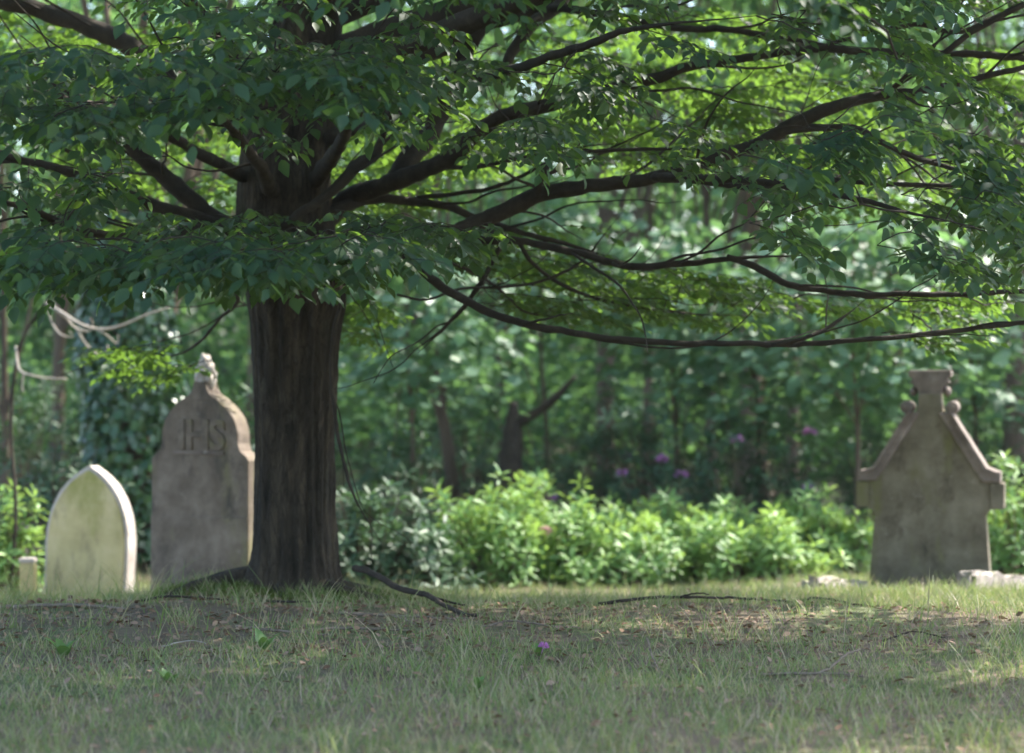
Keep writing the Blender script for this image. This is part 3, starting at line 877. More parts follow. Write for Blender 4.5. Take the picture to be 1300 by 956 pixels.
# kerbs of the plot in front of the gabled stone
def kerb(a, b, w, h, label, mat="stone_kerb"):
    a, b = np.array(a, float), np.array(b, float)
    d = b - a
    L = float(np.hypot(*d))
    c = (a + b) / 2
    g = float(ground_z(c[0], c[1]))
    ga, gb = float(ground_z(*a)), float(ground_z(*b))
    bm = bmesh.new()
    box_bm(bm, -L / 2, L / 2, -w / 2, w / 2, -.12, h, .035)
    bmesh.ops.subdivide_edges(bm, edges=[e for e in bm.edges if e.calc_length() > .3], cuts=6)
    for v in bm.verts:
        v.co += Vector(RNG.normal(size=3) * .009)
    me = bpy.data.meshes.new("kerb_stone")
    bm.to_mesh(me)
    bm.free()
    o = bpy.data.objects.new("kerb_stone", me)
    C.objects.link(o)
    me.materials.append(M[mat])
    o.location = (c[0], c[1], (ga + gb) / 2)
    o.rotation_euler = (0, -math.atan2(gb - ga, L), math.atan2(d[1], d[0]))
    return tag(o, label, "kerb stone", "grave kerb stones half buried in grass")


def on_ground(px, Y):
    return ((px - 650) / F_PX * Y, Y)


kerb(on_ground(1098, 15.1), on_ground(1030, 13.6), .14, .15, "pale kerb stone running from the left foot of the gabled headstone")
kerb(on_ground(1300, 15.2), on_ground(1225, 13.6), .14, .15, "pale kerb stone running from the right foot of the gabled headstone")
kerb(on_ground(140, 15.3), on_ground(184, 15.1), .14, .16, "short white kerb stone at the right foot of the low pointed gravestone")
# small square stone post behind the low arch
p = at(36, 478, 15.6)
sp_ = thing("stone_post", (p[0], 15.6, float(ground_z(p[0], 15.6))), "small square yellowish stone post with pale cap left of the pointed gravestone", "stone post")
hp = CAM_Z - (708 - 478) / F_PX * 15.6 - sp_.location.z
bm = bmesh.new(); box_bm(bm, -.06, .06, -.05, .05, -.1, hp - .04, .008); link_bm("shaft", bm, M["stone_green"], sp_, wear=.001)
bm = bmesh.new(); box_bm(bm, -.066, .066, -.058, .058, hp - .038, hp, .01); link_bm("cap", bm, M["stone_pale"], sp_, wear=.001)


# ------------------------------------------------------------------ woodland behind
def crown_cloud(mb, center, rad, nclump, per, size, tpl, flat=.35, cr=.7, shell=.45, zmin=None, lean=1.0):
    c = np.array(center, float)
    for k in range(nclump):
        v = RNG.normal(size=3)
        v = v / np.linalg.norm(v) * RNG.uniform(shell, 1) ** .6
        p = c + v * np.array(rad)
        if zmin is not None and p[2] < zmin:
            p[2] = zmin + RNG.uniform(0, .5)
        q = RNG.normal(size=(per, 3)) * np.array([cr, cr, cr * flat]) * .5
        tilt = norm(np.array([v[0], v[1], 0]) * .5 + RNG.normal(size=3) * .15 + np.array([0, 0, 1.0]))
        q[:, 2] -= (q[:, 0] * tilt[0] + q[:, 1] * tilt[1])
        P = p + q
        T = norm(np.column_stack([q[:, :2] + RNG.normal(size=(per, 2)) * cr * .3, np.full(per, -.18 * cr)]) + np.array([v[0], v[1], 0]) * .3)
        NN = tilt * lean + RNG.normal(size=(per, 3)) * .38
        leaves(mb, P, T, NN, size * RNG.uniform(.65, 1.15, per), tpl)


def wood_tree(pts, r, label, crown, leaf="wood_leaf", size=.15, tpl=BROAD, limbs=7, name="woodland_tree", group="trees in the wood behind the graves", cat="tree"):
    """pts: (px,py,Y) up the trunk; the first is dropped to the ground. crown: list of (dx,dy,z,rx,ry,rz,nclump,per,cr,flat)"""
    P = [at(*q) for q in pts]
    b = P[0].copy()
    b[2] = float(ground_z(b[0], b[1])) - .1
    P[0] = b
    Rr = np.linspace(r, r * .3, len(P))
    t = thing(name, (b[0], b[1], b[2] + .1), label, cat, group)
    mb = MB()
    S = catmull(np.column_stack([P, Rr]), .15)
    S[:, 3] *= 1 + .5 * np.exp(-(S[:, 2] - b[2]) / .25)
    tube(mb, S[:, :3], S[:, 3], 12, rough=.04)
    cm = MB()
    if name == "woodland_tree":
        crown = crown + [(.4, .3, 9.6, 3.0, 2.8, 1.5, 30, 30, 1.5, .3)]  # unseen high canopy added to shade the understory
    for (dx, dy, z, rx, ry, rz_, nc, per, cr, flat) in crown:
        c = np.array([b[0] + dx, b[1] + dy, z])
        crown_cloud(cm, c, (rx, ry, rz_), nc, per, size, tpl, flat=flat, cr=cr)
        for k in range(limbs):
            s = S[int(RNG.uniform(.3, .95) * (len(S) - 1))]
            v = RNG.normal(size=3)
            e = c + v / np.linalg.norm(v) * np.array([rx, ry, rz_]) * .75
            mid = (s[:3] + e) / 2 + np.array([0, 0, .15])
            tt = np.linspace(0, 1, 7)[:, None]
            tube(mb, (1 - tt) ** 2 * s[:3] + 2 * tt * (1 - tt) * mid + tt * tt * e, np.linspace(s[3] * .45, .008, 7), 6, cap=False)
    mb.build("trunk", M["far_bark"], t)
    if cm.n:
        cm.build("crown", M[leaf], t)
    return t


def straight(px, Y, top_py, lean=0):
    return [(px, 700, Y), (px + lean * .3, 520, Y), (px + lean * .6, 380, Y), (px + lean, top_py, Y)]


wood_tree(straight(1003, 27, 40, 12), .11, "slim sunlit brown trunk between the low branches, left of the gabled headstone", [(0, 0, 6.5, 2.4, 2.0, 2.6, 46, 34, 1.1, .35)])
wood_tree(straight(957, 30.5, 20, -8), .26, "thick dark trunk just left of the slim brown trunk", [(0, 0, 7.5, 3.2, 2.6, 3.2, 60, 34, 1.3, .35)])
wood_tree(straight(770, 26, 120, -6), .15, "brown forked trunk rising behind the middle of the bright bushes", [(0, .5, 6.2, 2.4, 2.2, 2.3, 46, 34, 1.1, .35)])
wood_tree(straight(822, 31, 20, 4), .12, "thin straight brown trunk right of the forked trunk", [(0, 0, 7.0, 2.4, 2.2, 3, 46, 34, 1.2, .35)])
wood_tree(straight(905, 26.5, 140, -10), .09, "thin pale grey sapling trunk between the forked trunk and the thick dark trunk", [(0, 0, 5.6, 1.6, 1.6, 2.0, 26, 30, 1.0, .3)])
wood_tree(straight(1288, 25, 60, 6), .20, "dark shaded trunk at the far right behind the gabled headstone", [(.5, 0, 6.2, 2.6, 2.4, 2.6, 52, 34, 1.2, .35)])
wood_tree([(580, 700, 23), (572, 590, 23), (560, 525, 23), (540, 465, 23), (520, 360, 23.3), (505, 200, 23.6)], .09, "leaning dark slender trunk just right of the big trunk", [(-.2, 0, 4.9, 1.7, 1.5, 1.8, 30, 30, 1.0, .3)])
wood_tree(straight(8, 22, 150, -6), .055, "very thin sapling trunk at the left edge behind the pointed gravestone", [(0, 0, 4.6, 1.5, 1.4, 1.5, 26, 30, .9, .3)])
wood_tree(straight(320, 33, 20, 8), .2, "tree hidden behind the big trunk with leaves above the tall headstone", [(0, 0, 5.5, 3.4, 2.6, 3.8, 70, 34, 1.3, .35)])
wood_tree(straight(1140, 34, 20, -6), .2, "tree deep in the wood above the gabled headstone", [(0, 0, 5.8, 3.4, 2.4, 4.0, 70, 34, 1.3, .35)])
wood_tree(straight(640, 36, 20, -6), .2, "tree deepest in the wood between the big trunk and the forked trunk", [(0, 0, 5.8, 3.6, 2.4, 4.2, 76, 34, 1.3, .35)])
wood_tree(straight(70, 30, 40, 10), .14, "tree with pale leaves behind the ivy, at the far left", [(0, 0, 5.6, 2.6, 2.2, 3.2, 56, 34, 1.2, .35)])

wood_tree(straight(1480, 27, 40, 0), .2, "broad unseen tree added beyond the right edge to shade the wood", [(0, 0, 6.8, 3.2, 2.8, 3.0, 56, 34, 1.3, .35)])  # this tree and the next are unseen, added to shade the wood's right side
wood_tree(straight(1700, 31, 40, 0), .2, "second broad unseen tree added beyond the right edge to shade the wood", [(0, 0, 6.8, 3.4, 2.8, 3.2, 56, 34, 1.3, .35)])
wood_tree(straight(1210, 29, 40, -5), .13, "straight trunk right of the gabled headstone finial, deep in shade", [(0, 0, 6.5, 2.8, 2.4, 2.6, 50, 34, 1.2, .35)])

# broken dark stump with one bare arm
bs = thing("broken_trunk", (*at(645, 478, 22)[:2], float(ground_z(at(645, 478, 22)[0], 22))), "short broken dark trunk with one bare arm reaching right, behind the bushes", "dead tree")
mb = MB()
Pt = [at(640, 745, 22), at(643, 640, 22), at(650, 560, 22), at(652, 510, 22)]
Pt[0][2] = bs.location.z - .1
S = catmull(np.column_stack([Pt, [.17, .15, .12, .035]]), .06)
tube(mb, S[:, :3], S[:, 3], 14, rough=.07)
mb.build("trunk", M["dead_dark"], bs)
mb = MB()
S = catmull(np.column_stack([[at(655, 540, 22), at(682, 523, 21.9), (at(705, 505, 21.8)), at(730, 478, 21.7)], [.06, .05, .045, .02]]), .05)
tube(mb, S[:, :3], S[:, 3], 10, rough=.05)
mb.build("branch", M["dead_dark"], bs)

# broad-leaved saplings with pale tiers of leaves
SAP = "broad-leaved saplings at the wood edge"
for px, Y, h, label, cr in (
        (1085, 21.3, 3.2, "broad-leaved sapling with pale leaf tiers just left of the gabled headstone", [(0, 0, 1.9, 1.0, .8, 1.3, 58, 22, .8, .18)]),
        (960, 22.3, 2.8, "broad-leaved sapling with pale leaf tiers in front of the thick dark trunk", [(0, 0, 1.6, .9, .8, 1.1, 48, 20, .75, .18)]),
        (855, 23.0, 3.4, "broad-leaved sapling with pale leaves under the long bare lower branch", [(0, 0, 2.1, .9, .8, .9, 44, 20, .75, .18)]),
        (520, 21.6, 3.2, "broad-leaved sapling with pale leaves just right of the big trunk", [(0, 0, 1.9, .8, .7, .9, 40, 20, .7, .18)]),
        (1235, 22.8, 3.4, "broad-leaved sapling with pale leaves behind the right slope of the gabled headstone", [(.1, 0, 2.0, 1.0, .8, 1.4, 58, 22, .8, .18)]),
        (690, 23.6, 3.8, "broad-leaved sapling with pale leaves above the broken dark trunk", [(0, .3, 2.6, 1.2, .8, 1.0, 48, 20, .8, .18)])):
    wood_tree([(px, 700, Y), (px + 4, 560, Y), (px - 3, 440, Y), (px, 478 - (h - CAM_Z) / Y * F_PX, Y)], .035, label, cr, leaf="syc", size=.165, limbs=6, name="sapling", group=SAP, cat="sapling")


# ---- ivy covered trunk
ti = wood_tree(straight(168, 20, 150, 4), .2, "ivy-covered trunk behind the gap between the two left gravestones", [(0, .3, 4.9, 1.7, 1.5, 1.5, 36, 30, .9, .3)])
iv = MB()
n = 5200
b = at(168, 478, 20)
a = RNG.uniform(0, 2 * np.pi, n)
z = RNG.uniform(-.5, 2.9, n)
lump = 1 + .35 * np.sin(3 * a + 2.3 * z) + .3 * np.sin(1.7 * z + 1.0 + a)
r_ = (.28 + .10 * lump) * (1 + .25 * RNG.random(n)) * np.interp(z, [-.5, .6, 2, 2.9], [1.35, 1.15, 1.0, .8])
Pv = np.column_stack([b[0] + r_ * np.cos(a), 20 + r_ * np.sin(a), z])
o_ = np.column_stack([np.cos(a), np.sin(a), np.full(n, .35)])
leaves(iv, Pv, np.column_stack([RNG.normal(size=(n, 2)) * .35, np.full(n, -1.0)]) + o_ * .35, o_ + RNG.normal(size=(n, 3)) * .35, .10 * RNG.uniform(.6, 1.2, n), BROAD)
tag(iv.build("ivy", M["ivy"]), "dense dark ivy climbing the trunk behind the two left gravestones", "ivy")


# ---- rhododendrons
def bush(px, Y, w, h, nros, label, leaf="rhodo", size=.12, group="sunlit rhododendron bushes", flowers=0, petal="petal", dep=None, name="rhododendron_bush"):
    p = at(px, 478, Y)
    g = float(ground_z(p[0], Y))
    t = thing(name, (p[0], Y, g), label, "bush", group)
    dep = dep or w * .75
    fol, stm = MB(), MB()
    tips = []
    for k in range(nros):
        v = RNG.normal(size=3)
        v[2] = abs(v[2])
        v /= np.linalg.norm(v)
        rr = RNG.uniform(.35, 1.0) ** .5 * (1 + .35 * (RNG.random() < .06))
        lum = 1 + .22 * math.sin(4 * math.atan2(v[1], v[0]) + px) * (1 - v[2]) + .18 * math.sin(7 * v[0] + px * .3) + RNG.normal() * .12
        q = np.array([v[0] * w * rr * lum, v[1] * dep * rr * lum, .05 * h + v[2] * h * .88 * rr * lum])
        tips.append((p[0] + q[0], Y + q[1], g + q[2], v))
    for (x_, y_, z_, v) in tips:
        nl = RNG.integers(7, 11)
        ax = norm(np.array([v[0] * .6, v[1] * .6, 1.0]) + RNG.normal(size=3) * .2)
        s1 = norm(np.cross(ax, [1, .3, .1]))
        s2 = np.cross(ax, s1)
        th = np.arange(nl) * 2.399 + RNG.random() * 6
        el = np.interp(np.arange(nl), [0, nl - 1], [-.15, .75])[:, None]
        rad = np.cos(th)[:, None] * s1 + np.sin(th)[:, None] * s2
        T = rad * np.cos(el) + ax * np.sin(el)
        NN = ax * np.cos(el) - rad * np.sin(el) + RNG.normal(size=(nl, 3)) * .12
        P = np.array([x_, y_, z_]) + T * .012 + ax * np.linspace(-.03, .02, nl)[:, None]
        leaves(fol, P, T, NN, size * RNG.uniform(.75, 1.15, nl), LANCE)
    for k in range(0, nros, 3):
        x_, y_, z_, v = tips[k]
        e = np.array([x_, y_, z_])
        s = np.array([p[0] + v[0] * .12, Y + v[1] * .12, g - .05])
        mid = (s + e) / 2 + np.array([0, 0, -.1 * h])
        tt = np.linspace(0, 1, 6)[:, None]
        tube(stm, (1 - tt) ** 2 * s + 2 * tt * (1 - tt) * mid + tt * tt * e, np.linspace(.014, .004, 6), 5, cap=False)
    stm.build("stems", M["far_bark"], t)
    fol.build("foliage", M[leaf], t)
    front = [q for q in tips if q[3][1] < -.1 and q[3][2] > .15] or tips
    for k in range(flowers):
        x_, y_, z_, v = front[int(RNG.integers(len(front)))]
        fl = MB()
        m_ = 26
        u = RNG.normal(size=(m_, 3))
        u[:, 2] = np.abs(u[:, 2]) * .8
        u = norm(u)
        leaves(fl, np.array([x_, y_ - .02, z_ + .03]) + u * .035, u, RNG.normal(size=(m_, 3)), .05, BROAD)
        fl.build("blossom", M[petal], t)
    return t


LIT = "sunlit rhododendron bushes"
bush(628, 18.2, .52, .98, 200, "tall bright green rhododendron bush at the left end of the sunlit row", flowers=0)
bush(712, 18.6, .60, .80, 190, "bright rhododendron bush second from the left in the sunlit row", flowers=1, petal="petal_pale")
bush(795, 18.4, .62, .60, 190, "bright rhododendron bush in the middle of the sunlit row, below the forked trunk")
bush(880, 18.8, .60, .66, 190, "bright rhododendron bush right of the middle of the sunlit row", flowers=1, petal="petal_pale")
bush(965, 18.3, .58, .66, 180, "low bright rhododendron bush in the sunlit row left of the pale kerb stone")
bush(1055, 19.6, .50, .74, 150, "rhododendron bush touching the left side of the gabled headstone")
bush(1290, 18.5, .55, 1.15, 170, "sunlit yellowish rhododendron bush right of the gabled headstone")
bush(1420, 19.5, .9, 1.3, 200, "shaded rhododendron beyond the yellowish bush, past the right edge", leaf="rhodo_shade", group="shaded rhododendrons below the wood", name="shaded_rhododendron")
bush(8, 17.2, .36, .95, 120, "sunlit rhododendron bush at the left edge beside the stone post", flowers=1)
for px_, h_, w_, lb in ((672, .90, .55, "between the first two front bushes of the row"), (752, .62, .55, "behind the gap below the broken dark trunk"), (842, .78, .5, "behind the gap right of the row's middle"),
                        (925, .62, .6, "behind the gap below the pale grey sapling trunk"), (1012, .74, .42, "at the right end, left of the kerb stone")):
    bush(px_, 20.0, w_, h_, 170, "bright rhododendron bush in the second row, " + lb)
DK = "shaded rhododendrons below the wood"
bush(545, 17.6, .42, .62, 120, "low dark bush at the left foot of the sunlit row", leaf="rhodo_shade", group=DK, name="shaded_rhododendron")
bush(470, 17.4, .55, .95, 190, "dark bush behind the thin hanging twig, beside the big trunk", leaf="rhodo_shade", group=DK, name="shaded_rhododendron")
bush(480, 21.0, .95, 1.5, 210, "low shaded rhododendron directly right of the big trunk", leaf="rhodo_shade", group=DK, name="shaded_rhododendron")
bush(585, 23.5, 1.1, 1.9, 240, "shaded rhododendron behind the leaning slender trunk", leaf="rhodo_shade", group=DK, name="shaded_rhododendron")
bush(730, 22.2, 1.0, 1.65, 260, "shaded rhododendron right of the broken dark trunk with mauve blossom", leaf="rhodo_shade", group=DK, flowers=2, name="shaded_rhododendron")
bush(830, 21.8, 1.0, 1.85, 280, "shaded rhododendron below the pale sapling leaves, behind the middle bushes", leaf="rhodo_shade", group=DK, flowers=3, name="shaded_rhododendron")
bush(960, 21.4, .95, 1.75, 280, "shaded rhododendron with several mauve blossoms left of the gabled headstone", leaf="rhodo_shade", group=DK, flowers=5, name="shaded_rhododendron")
bush(1120, 23.5, 1.1, 1.6, 220, "shaded rhododendron directly behind the gabled headstone", leaf="rhodo_shade", group=DK, name="shaded_rhododendron")
bush(1270, 22.5, 1.0, 1.7, 220, "shaded rhododendron at the right edge behind the yellowish bush", leaf="rhodo_shade", group=DK, name="shaded_rhododendron")
bush(60, 19.5, .9, 1.5, 220, "shaded rhododendron behind the low pointed gravestone with mauve blossom", leaf="rhodo_shade", group=DK, flowers=2, name="shaded_rhododendron")
bush(290, 20.0, .9, 1.6, 220, "shaded rhododendron behind the tall headstone", leaf="rhodo_shade", group=DK, name="shaded_rhododendron")
bush(30, 24, 1.3, 2.6, 260, "taller shaded rhododendron at the far left behind the bare pale twigs", leaf="rhodo_shade", group=DK, name="shaded_rhododendron")

# far wood as one mass
wm = MB()
for k in range(1300):
    x_ = RNG.uniform(-17, 17)
    y_ = RNG.uniform(37, 47)
    z_ = 12.5 * RNG.random() ** 1.25
    crown_cloud(wm, (x_, y_, z_ + (y_ - 37) * .1), (1.2, .9, .6), 1, 30, .26, BROAD, flat=.35, cr=1.6)
for k in range(1300):
    x_ = RNG.uniform(-24, 24)
    y_ = RNG.uniform(48, 57)
    crown_cloud(wm, (x_, y_, RNG.uniform(.5, 17)), (1.4, .9, .7), 1, 30, .42, BROAD, flat=.4, cr=2.3)
tag(wm.build("woodland", M["wood_leaf"]), "dense far wood behind the trunks", "woodland", kind="stuff")
um = MB()
for k in range(1100):
    y_ = RNG.uniform(31, 41)
    x_ = RNG.uniform(-.46, .46) * y_
    z_ = float(ground_z(x_, y_)) + RNG.uniform(.1, 1.9)
    crown_cloud(um, (x_, y_, z_), (.8, .6, .3), 1, 34, .15, BROAD, flat=.5, cr=1.1)
tag(um.build("undergrowth", M["wood_leaf"]), "low leafy undergrowth between the far trunks", "undergrowth", kind="stuff")


# ---- bare pale twigs at the left
db = thing("dead_shrub", (*at(20, 478, 17)[:2], float(ground_z(at(20, 478, 17)[0], 17))), "bare dead shrub with pale curling twigs above the low pointed gravestone", "dead shrub")
mb = MB()
def twg(pts, r, Y=17, target=None, sides=7):
    P = np.array([at(x_, y_, Y + dy) for x_, y_, dy in pts])
    S = catmull(np.column_stack([P, np.linspace(r[0], r[1], len(P))]), .03)
    tube(target or mb, S[:, :3], S[:, 3], sides, rough=.03)
b0 = db.location
P0 = [(12, 760, 0), (20, 650, 0), (14, 540, .1), (25, 440, .1), (58, 384, 0)]
twg(P0, (.018, .012), target=mb)
mb.build("stem", M["limb"], db)
mb = MB()
twg([(58, 384, 0), (80, 398, -.1), (105, 413, -.2), (130, 418, -.2), (155, 413, -.2), (185, 400, -.2), (216, 390, -.2)], (.016, .008))
twg([(70, 392, 0), (85, 405, .1), (95, 416, .1), (112, 421, .1), (118, 412, .1), (115, 404, 0)], (.012, .005))
twg([(118, 416, -.2), (135, 425, -.2), (148, 436, -.1), (150, 425, -.1)], (.010, .004))
twg([(60, 388, 0), (66, 410, 0), (78, 425, -.1), (92, 428, -.1), (88, 420, -.1)], (.010, .004))
twg([(96, 416, .1), (110, 438, .1), (125, 450, .1), (137, 444, .1), (136, 438, .1)], (.010, .004))
twg([(20, 440, .1), (24, 468, 0), (38, 476, -.1), (60, 480, -.1), (85, 481, -.1)], (.012, .007))
twg([(30, 474, 0), (28, 492, 0), (31, 498, 0)], (.007, .004))
mb.build("twigs", M["pale_twig"], db)


# ------------------------------------------------------------------ ground cover
def blades(mb, xy, h, w, lean, bend):
    n = len(xy)
    z = ground_z(xy[:, 0], xy[:, 1])
    base = np.column_stack([xy, z - .004])
    a = RNG.uniform(0, 2 * np.pi, n)
    d = np.column_stack([np.cos(a), np.sin(a), np.zeros(n)])
    b = RNG.uniform(0, 2 * np.pi, n)
    s = np.column_stack([np.cos(b), np.sin(b), np.zeros(n)])
    ts = np.array([0, .4, .75, 1.0])
    ws = np.array([1, .85, .5])
    V = np.zeros((n, 7, 3))
    for k, t in enumerate(ts):
        c = base + np.array([0, 0, 1.0]) * (h * (t - .35 * bend * t * t))[:, None] + d * (h * (lean * t + bend * t * t))[:, None]
        if k < 3:
            V[:, 2 * k] = c - s * (w * ws[k])[:, None]
            V[:, 2 * k + 1] = c + s * (w * ws[k])[:, None]
        else:
            V[:, 6] = c
    off = np.arange(n)[:, None, None] * 7
    q = np.array([[0, 1, 3, 2], [2, 3, 5, 4]])
    t = np.array([[4, 5, 6]])
    mb.add(V.reshape(-1, 3), [(q[None] + off).reshape(-1, 4), (t[None] + off).reshape(-1, 3)])


def field(n, y0, y1, extra=.8):
    y = np.sqrt(RNG.uniform(y0 ** 2, y1 ** 2, n))
    x = RNG.uniform(-1, 1, n) * (.262 * y + extra)
    return np.column_stack([x, y])


def patch(xy, s=1.0, ph=0.0):
    x, y = xy[:, 0] * s, xy[:, 1] * s
    return .5 + .25 * np.sin(1.7 * x + 1.1 * np.sin(2.3 * y + ph) + ph) + .25 * np.sin(3.1 * y + 1.3 * np.sin(1.9 * x - ph) + 2 * ph)


grass = MB()
xy = field(95000, 6.0, 13.4)
# bare littered ground near the tree, thicker lawn towards the camera
bare = np.exp(-(((xy[:, 0] + .9) / 2.6) ** 2 + ((xy[:, 1] - 10.0) / 1.0) ** 2)) + .8 * np.exp(-(((xy[:, 0] + 2.4) / 1.1) ** 2 + ((xy[:, 1] - 11.0) / .9) ** 2)) + .55 * np.exp(-(((xy[:, 0] - .6) / 1.6) ** 2 + ((xy[:, 1] - 9.2) / .5) ** 2))
keep = RNG.random(len(xy)) > np.clip(bare * .8 + .5 * (patch(xy, 1.3, .7) < .42), 0, .9)
xy = xy[keep]
n = len(xy)
h = RNG.gamma(4, .0095, n) * (.75 + .6 * patch(xy, 1.0, 2.0))
blades(grass, xy, h, RNG.uniform(.0012, .0028, n), RNG.uniform(0, .45, n), RNG.uniform(.1, .7, n))
xy = field(16000, 6.0, 9.2)
blades(grass, xy, RNG.gamma(4, .012, len(xy)), RNG.uniform(.0012, .0026, len(xy)), RNG.uniform(0, .5, len(xy)), RNG.uniform(.1, .7, len(xy)))
# taller tufts
cent = np.vstack([field(520, 6.2, 13.3), np.column_stack([TREE[0] + .5 * np.cos(np.linspace(2.6, 6.8, 30)) + RNG.normal(size=30) * .08, TREE[1] + .5 * np.sin(np.linspace(2.6, 6.8, 30))])])
pts, hh = [], []
for c in cent:
    k = RNG.integers(8, 26)
    pts.append(c + RNG.normal(size=(k, 2)) * .045)
    hh.append(RNG.uniform(.6, 1.0, k) * RNG.uniform(.07, .17))
xy = np.vstack(pts); h = np.concatenate(hh)
blades(grass, xy, h, RNG.uniform(.0014, .003, len(h)), RNG.uniform(.05, .4, len(h)), RNG.uniform(.1, .6, len(h)))
# fringe of longer grass along the crest and round the stones
y = RNG.uniform(12.2, 15.4, 26000)
xy = np.column_stack([RNG.uniform(-1, 1, 26000) * (.262 * y + .5), y])
h = RNG.gamma(4, .016, len(xy))
blades(grass, xy, h, RNG.uniform(.0018, .0035, len(xy)), RNG.uniform(.05, .4, len(xy)), RNG.uniform(.1, .6, len(xy)))
# tall wisps in front of the low pointed stone
xy = np.column_stack([RNG.uniform(-3.4, -2.3, 160), RNG.uniform(11.8, 13.6, 160)])
blades(grass, xy, RNG.uniform(.16, .36, 160), RNG.uniform(.0015, .003, 160), RNG.uniform(.1, .7, 160), RNG.uniform(.1, .5, 160))
xy = field(170, 7.6, 11.4)
blades(grass, xy, RNG.uniform(.13, .30, 170), RNG.uniform(.002, .004, 170), RNG.uniform(.05, .6, 170), RNG.uniform(.1, .7, 170))
# rough grass on the lower ground behind the crest
xy = field(22000, 15.3, 21)
blades(grass, xy, RNG.gamma(5, .013, len(xy)), RNG.uniform(.003, .006, len(xy)), RNG.uniform(.05, .4, len(xy)), RNG.uniform(.1, .6, len(xy)))
for sgn in (-1, 1):
    y = RNG.uniform(6, 21, 22000)
    xy = np.column_stack([sgn * (.262 * y + .7 + RNG.uniform(0, 4.5, len(y))), y])
    blades(grass, xy, RNG.gamma(4, .013, len(xy)), RNG.uniform(.003, .006, len(xy)), RNG.uniform(.05, .5, len(xy)), RNG.uniform(.1, .7, len(xy)))
tag(grass.build("grass", M["grass"]), "short mixed green and dry grass under the tree", "grass", kind="stuff")

lit = MB()
xy = field(12000, 6.2, 13.2)
bare = np.exp(-(((xy[:, 0] + .9) / 2.8) ** 2 + ((xy[:, 1] - 10.0) / 1.2) ** 2)) + .8 * np.exp(-(((xy[:, 0] + 2.4) / 1.1) ** 2 + ((xy[:, 1] - 11.0) / 1.1) ** 2)) + .6 * np.exp(-(((xy[:, 0] - .6) / 1.8) ** 2 + ((xy[:, 1] - 9.2) / .6) ** 2))
xy = xy[RNG.random(len(xy)) < bare + .24]
n = len(xy)
P = np.column_stack([xy, ground_z(xy[:, 0], xy[:, 1]) + RNG.uniform(.003, .022, n)])
a = RNG.uniform(0, 2 * np.pi, n)
leaves(lit, P, np.column_stack([np.cos(a), np.sin(a), RNG.normal(size=n) * .3]), np.column_stack([RNG.normal(size=(n, 2)) * .45, np.ones(n)]), RNG.uniform(.02, .05, n), OVATE)
tag(lit.build("leaf_litter", M["litter"]), "dry brown fallen leaves on the ground round the tree", "leaf litter", kind="stuff")

xy2 = np.column_stack([RNG.uniform(-2.15, -1.45, 1500), RNG.normal(11.88, .12, 1500)])
# moss on the root mound
ms = MB()
a = RNG.uniform(2.5, 6.6, 3000)
r_ = .30 + np.abs(RNG.normal(size=3000)) * .22
xy = np.column_stack([TREE[0] + r_ * np.cos(a), TREE[1] + r_ * np.sin(a)])
xy = np.vstack([xy, xy2]); n = len(xy)
blades(ms, xy, RNG.uniform(.02, .075, n), RNG.uniform(.002, .004, n), RNG.uniform(.1, .8, n), RNG.uniform(0, .5, n))
tag(ms.build("moss", M["moss"]), "dark green moss tufts round the foot of the big trunk", "moss", kind="stuff")


# fallen branches and twigs on the lawn
def fallen(paths, label, mat="dead", name="fallen_twig", cat="twig", lift=None, group="fallen twigs on the grass"):
    """paths: list of ([(px,Y,height)], (r0,r1))"""
    x0 = (paths[0][0][0][0] - 650) / F_PX * paths[0][0][0][1]
    y0 = paths[0][0][0][1]
    m_ = MB()
    for pts, r in paths:
        P = []
        for px, Yd, hgt in pts:
            x_ = (px - 650) / F_PX * Yd
            P.append([x_, Yd, float(ground_z(x_, Yd)) + hgt])
        S = catmull(np.column_stack([P, np.linspace(r[0], r[1], len(P))]), .025)
        S[:, :3] += RNG.normal(size=(len(S), 3)) * .0015
        tube(m_, S[:, :3], S[:, 3], 7, rough=.06)
    o = m_.build(name, M[mat])
    return tag(o, label, cat, group)


fallen([([(450, 11.6, .19), (465, 11.5, .185), (480, 11.4, .16), (510, 11.2, .10), (543, 11.0, .075), (556, 10.8, .05), (575, 10.6, .025), (592, 10.45, .012), (606, 10.4, .012)], (.022, .010)),
        ([(543, 11.0, .07), (560, 10.95, .05), (590, 10.9, .02)], (.012, .005))],
       "dark mossy fallen branch arching out of the grass right of the big trunk", "dead_dark", "fallen_branch", "branch", group="fallen branches")
fallen([([(-30, 10.75, .012), (40, 10.72, .014), (100, 10.7, .013), (135, 10.62, .01), (160, 10.5, .01)], (.011, .007))], "long straight brown stick lying at the left edge", "dead", "fallen_branch", "branch", group="fallen branches")
fallen([([(966, 8.3, .008), (1000, 8.28, .01), (1045, 8.25, .012), (1068, 8.4, .05), (1092, 8.5, .08)], (.007, .004)), ([(1040, 8.25, .01), (1075, 8.2, .008), (1100, 8.15, .006)], (.005, .003))], "pale forked twig at the bottom right of the lawn")
fallen([([(822, 8.75, .10), (826, 8.6, .06), (836, 8.4, .02), (856, 8.15, .01)], (.004, .003))], "thin pale curved twig standing in the grass right of the mauve flower")
fallen([([(760, 11.0, .015), (820, 10.95, .03), (870, 10.9, .03), (940, 10.9, .03), (1005, 10.95, .012)], (.010, .006)), ([(860, 10.9, .03), (885, 10.8, .06), (900, 10.75, .06)], (.006, .003))], "dark thin twig along the crest in front of the bright bushes", "dead_dark")
fallen([([(1000, 11.3, .03), (1040, 11.2, .05), (1080, 11.0, .02), (1110, 10.9, .01)], (.008, .004))], "dark twig lying left of the gabled headstone", "dead_dark")
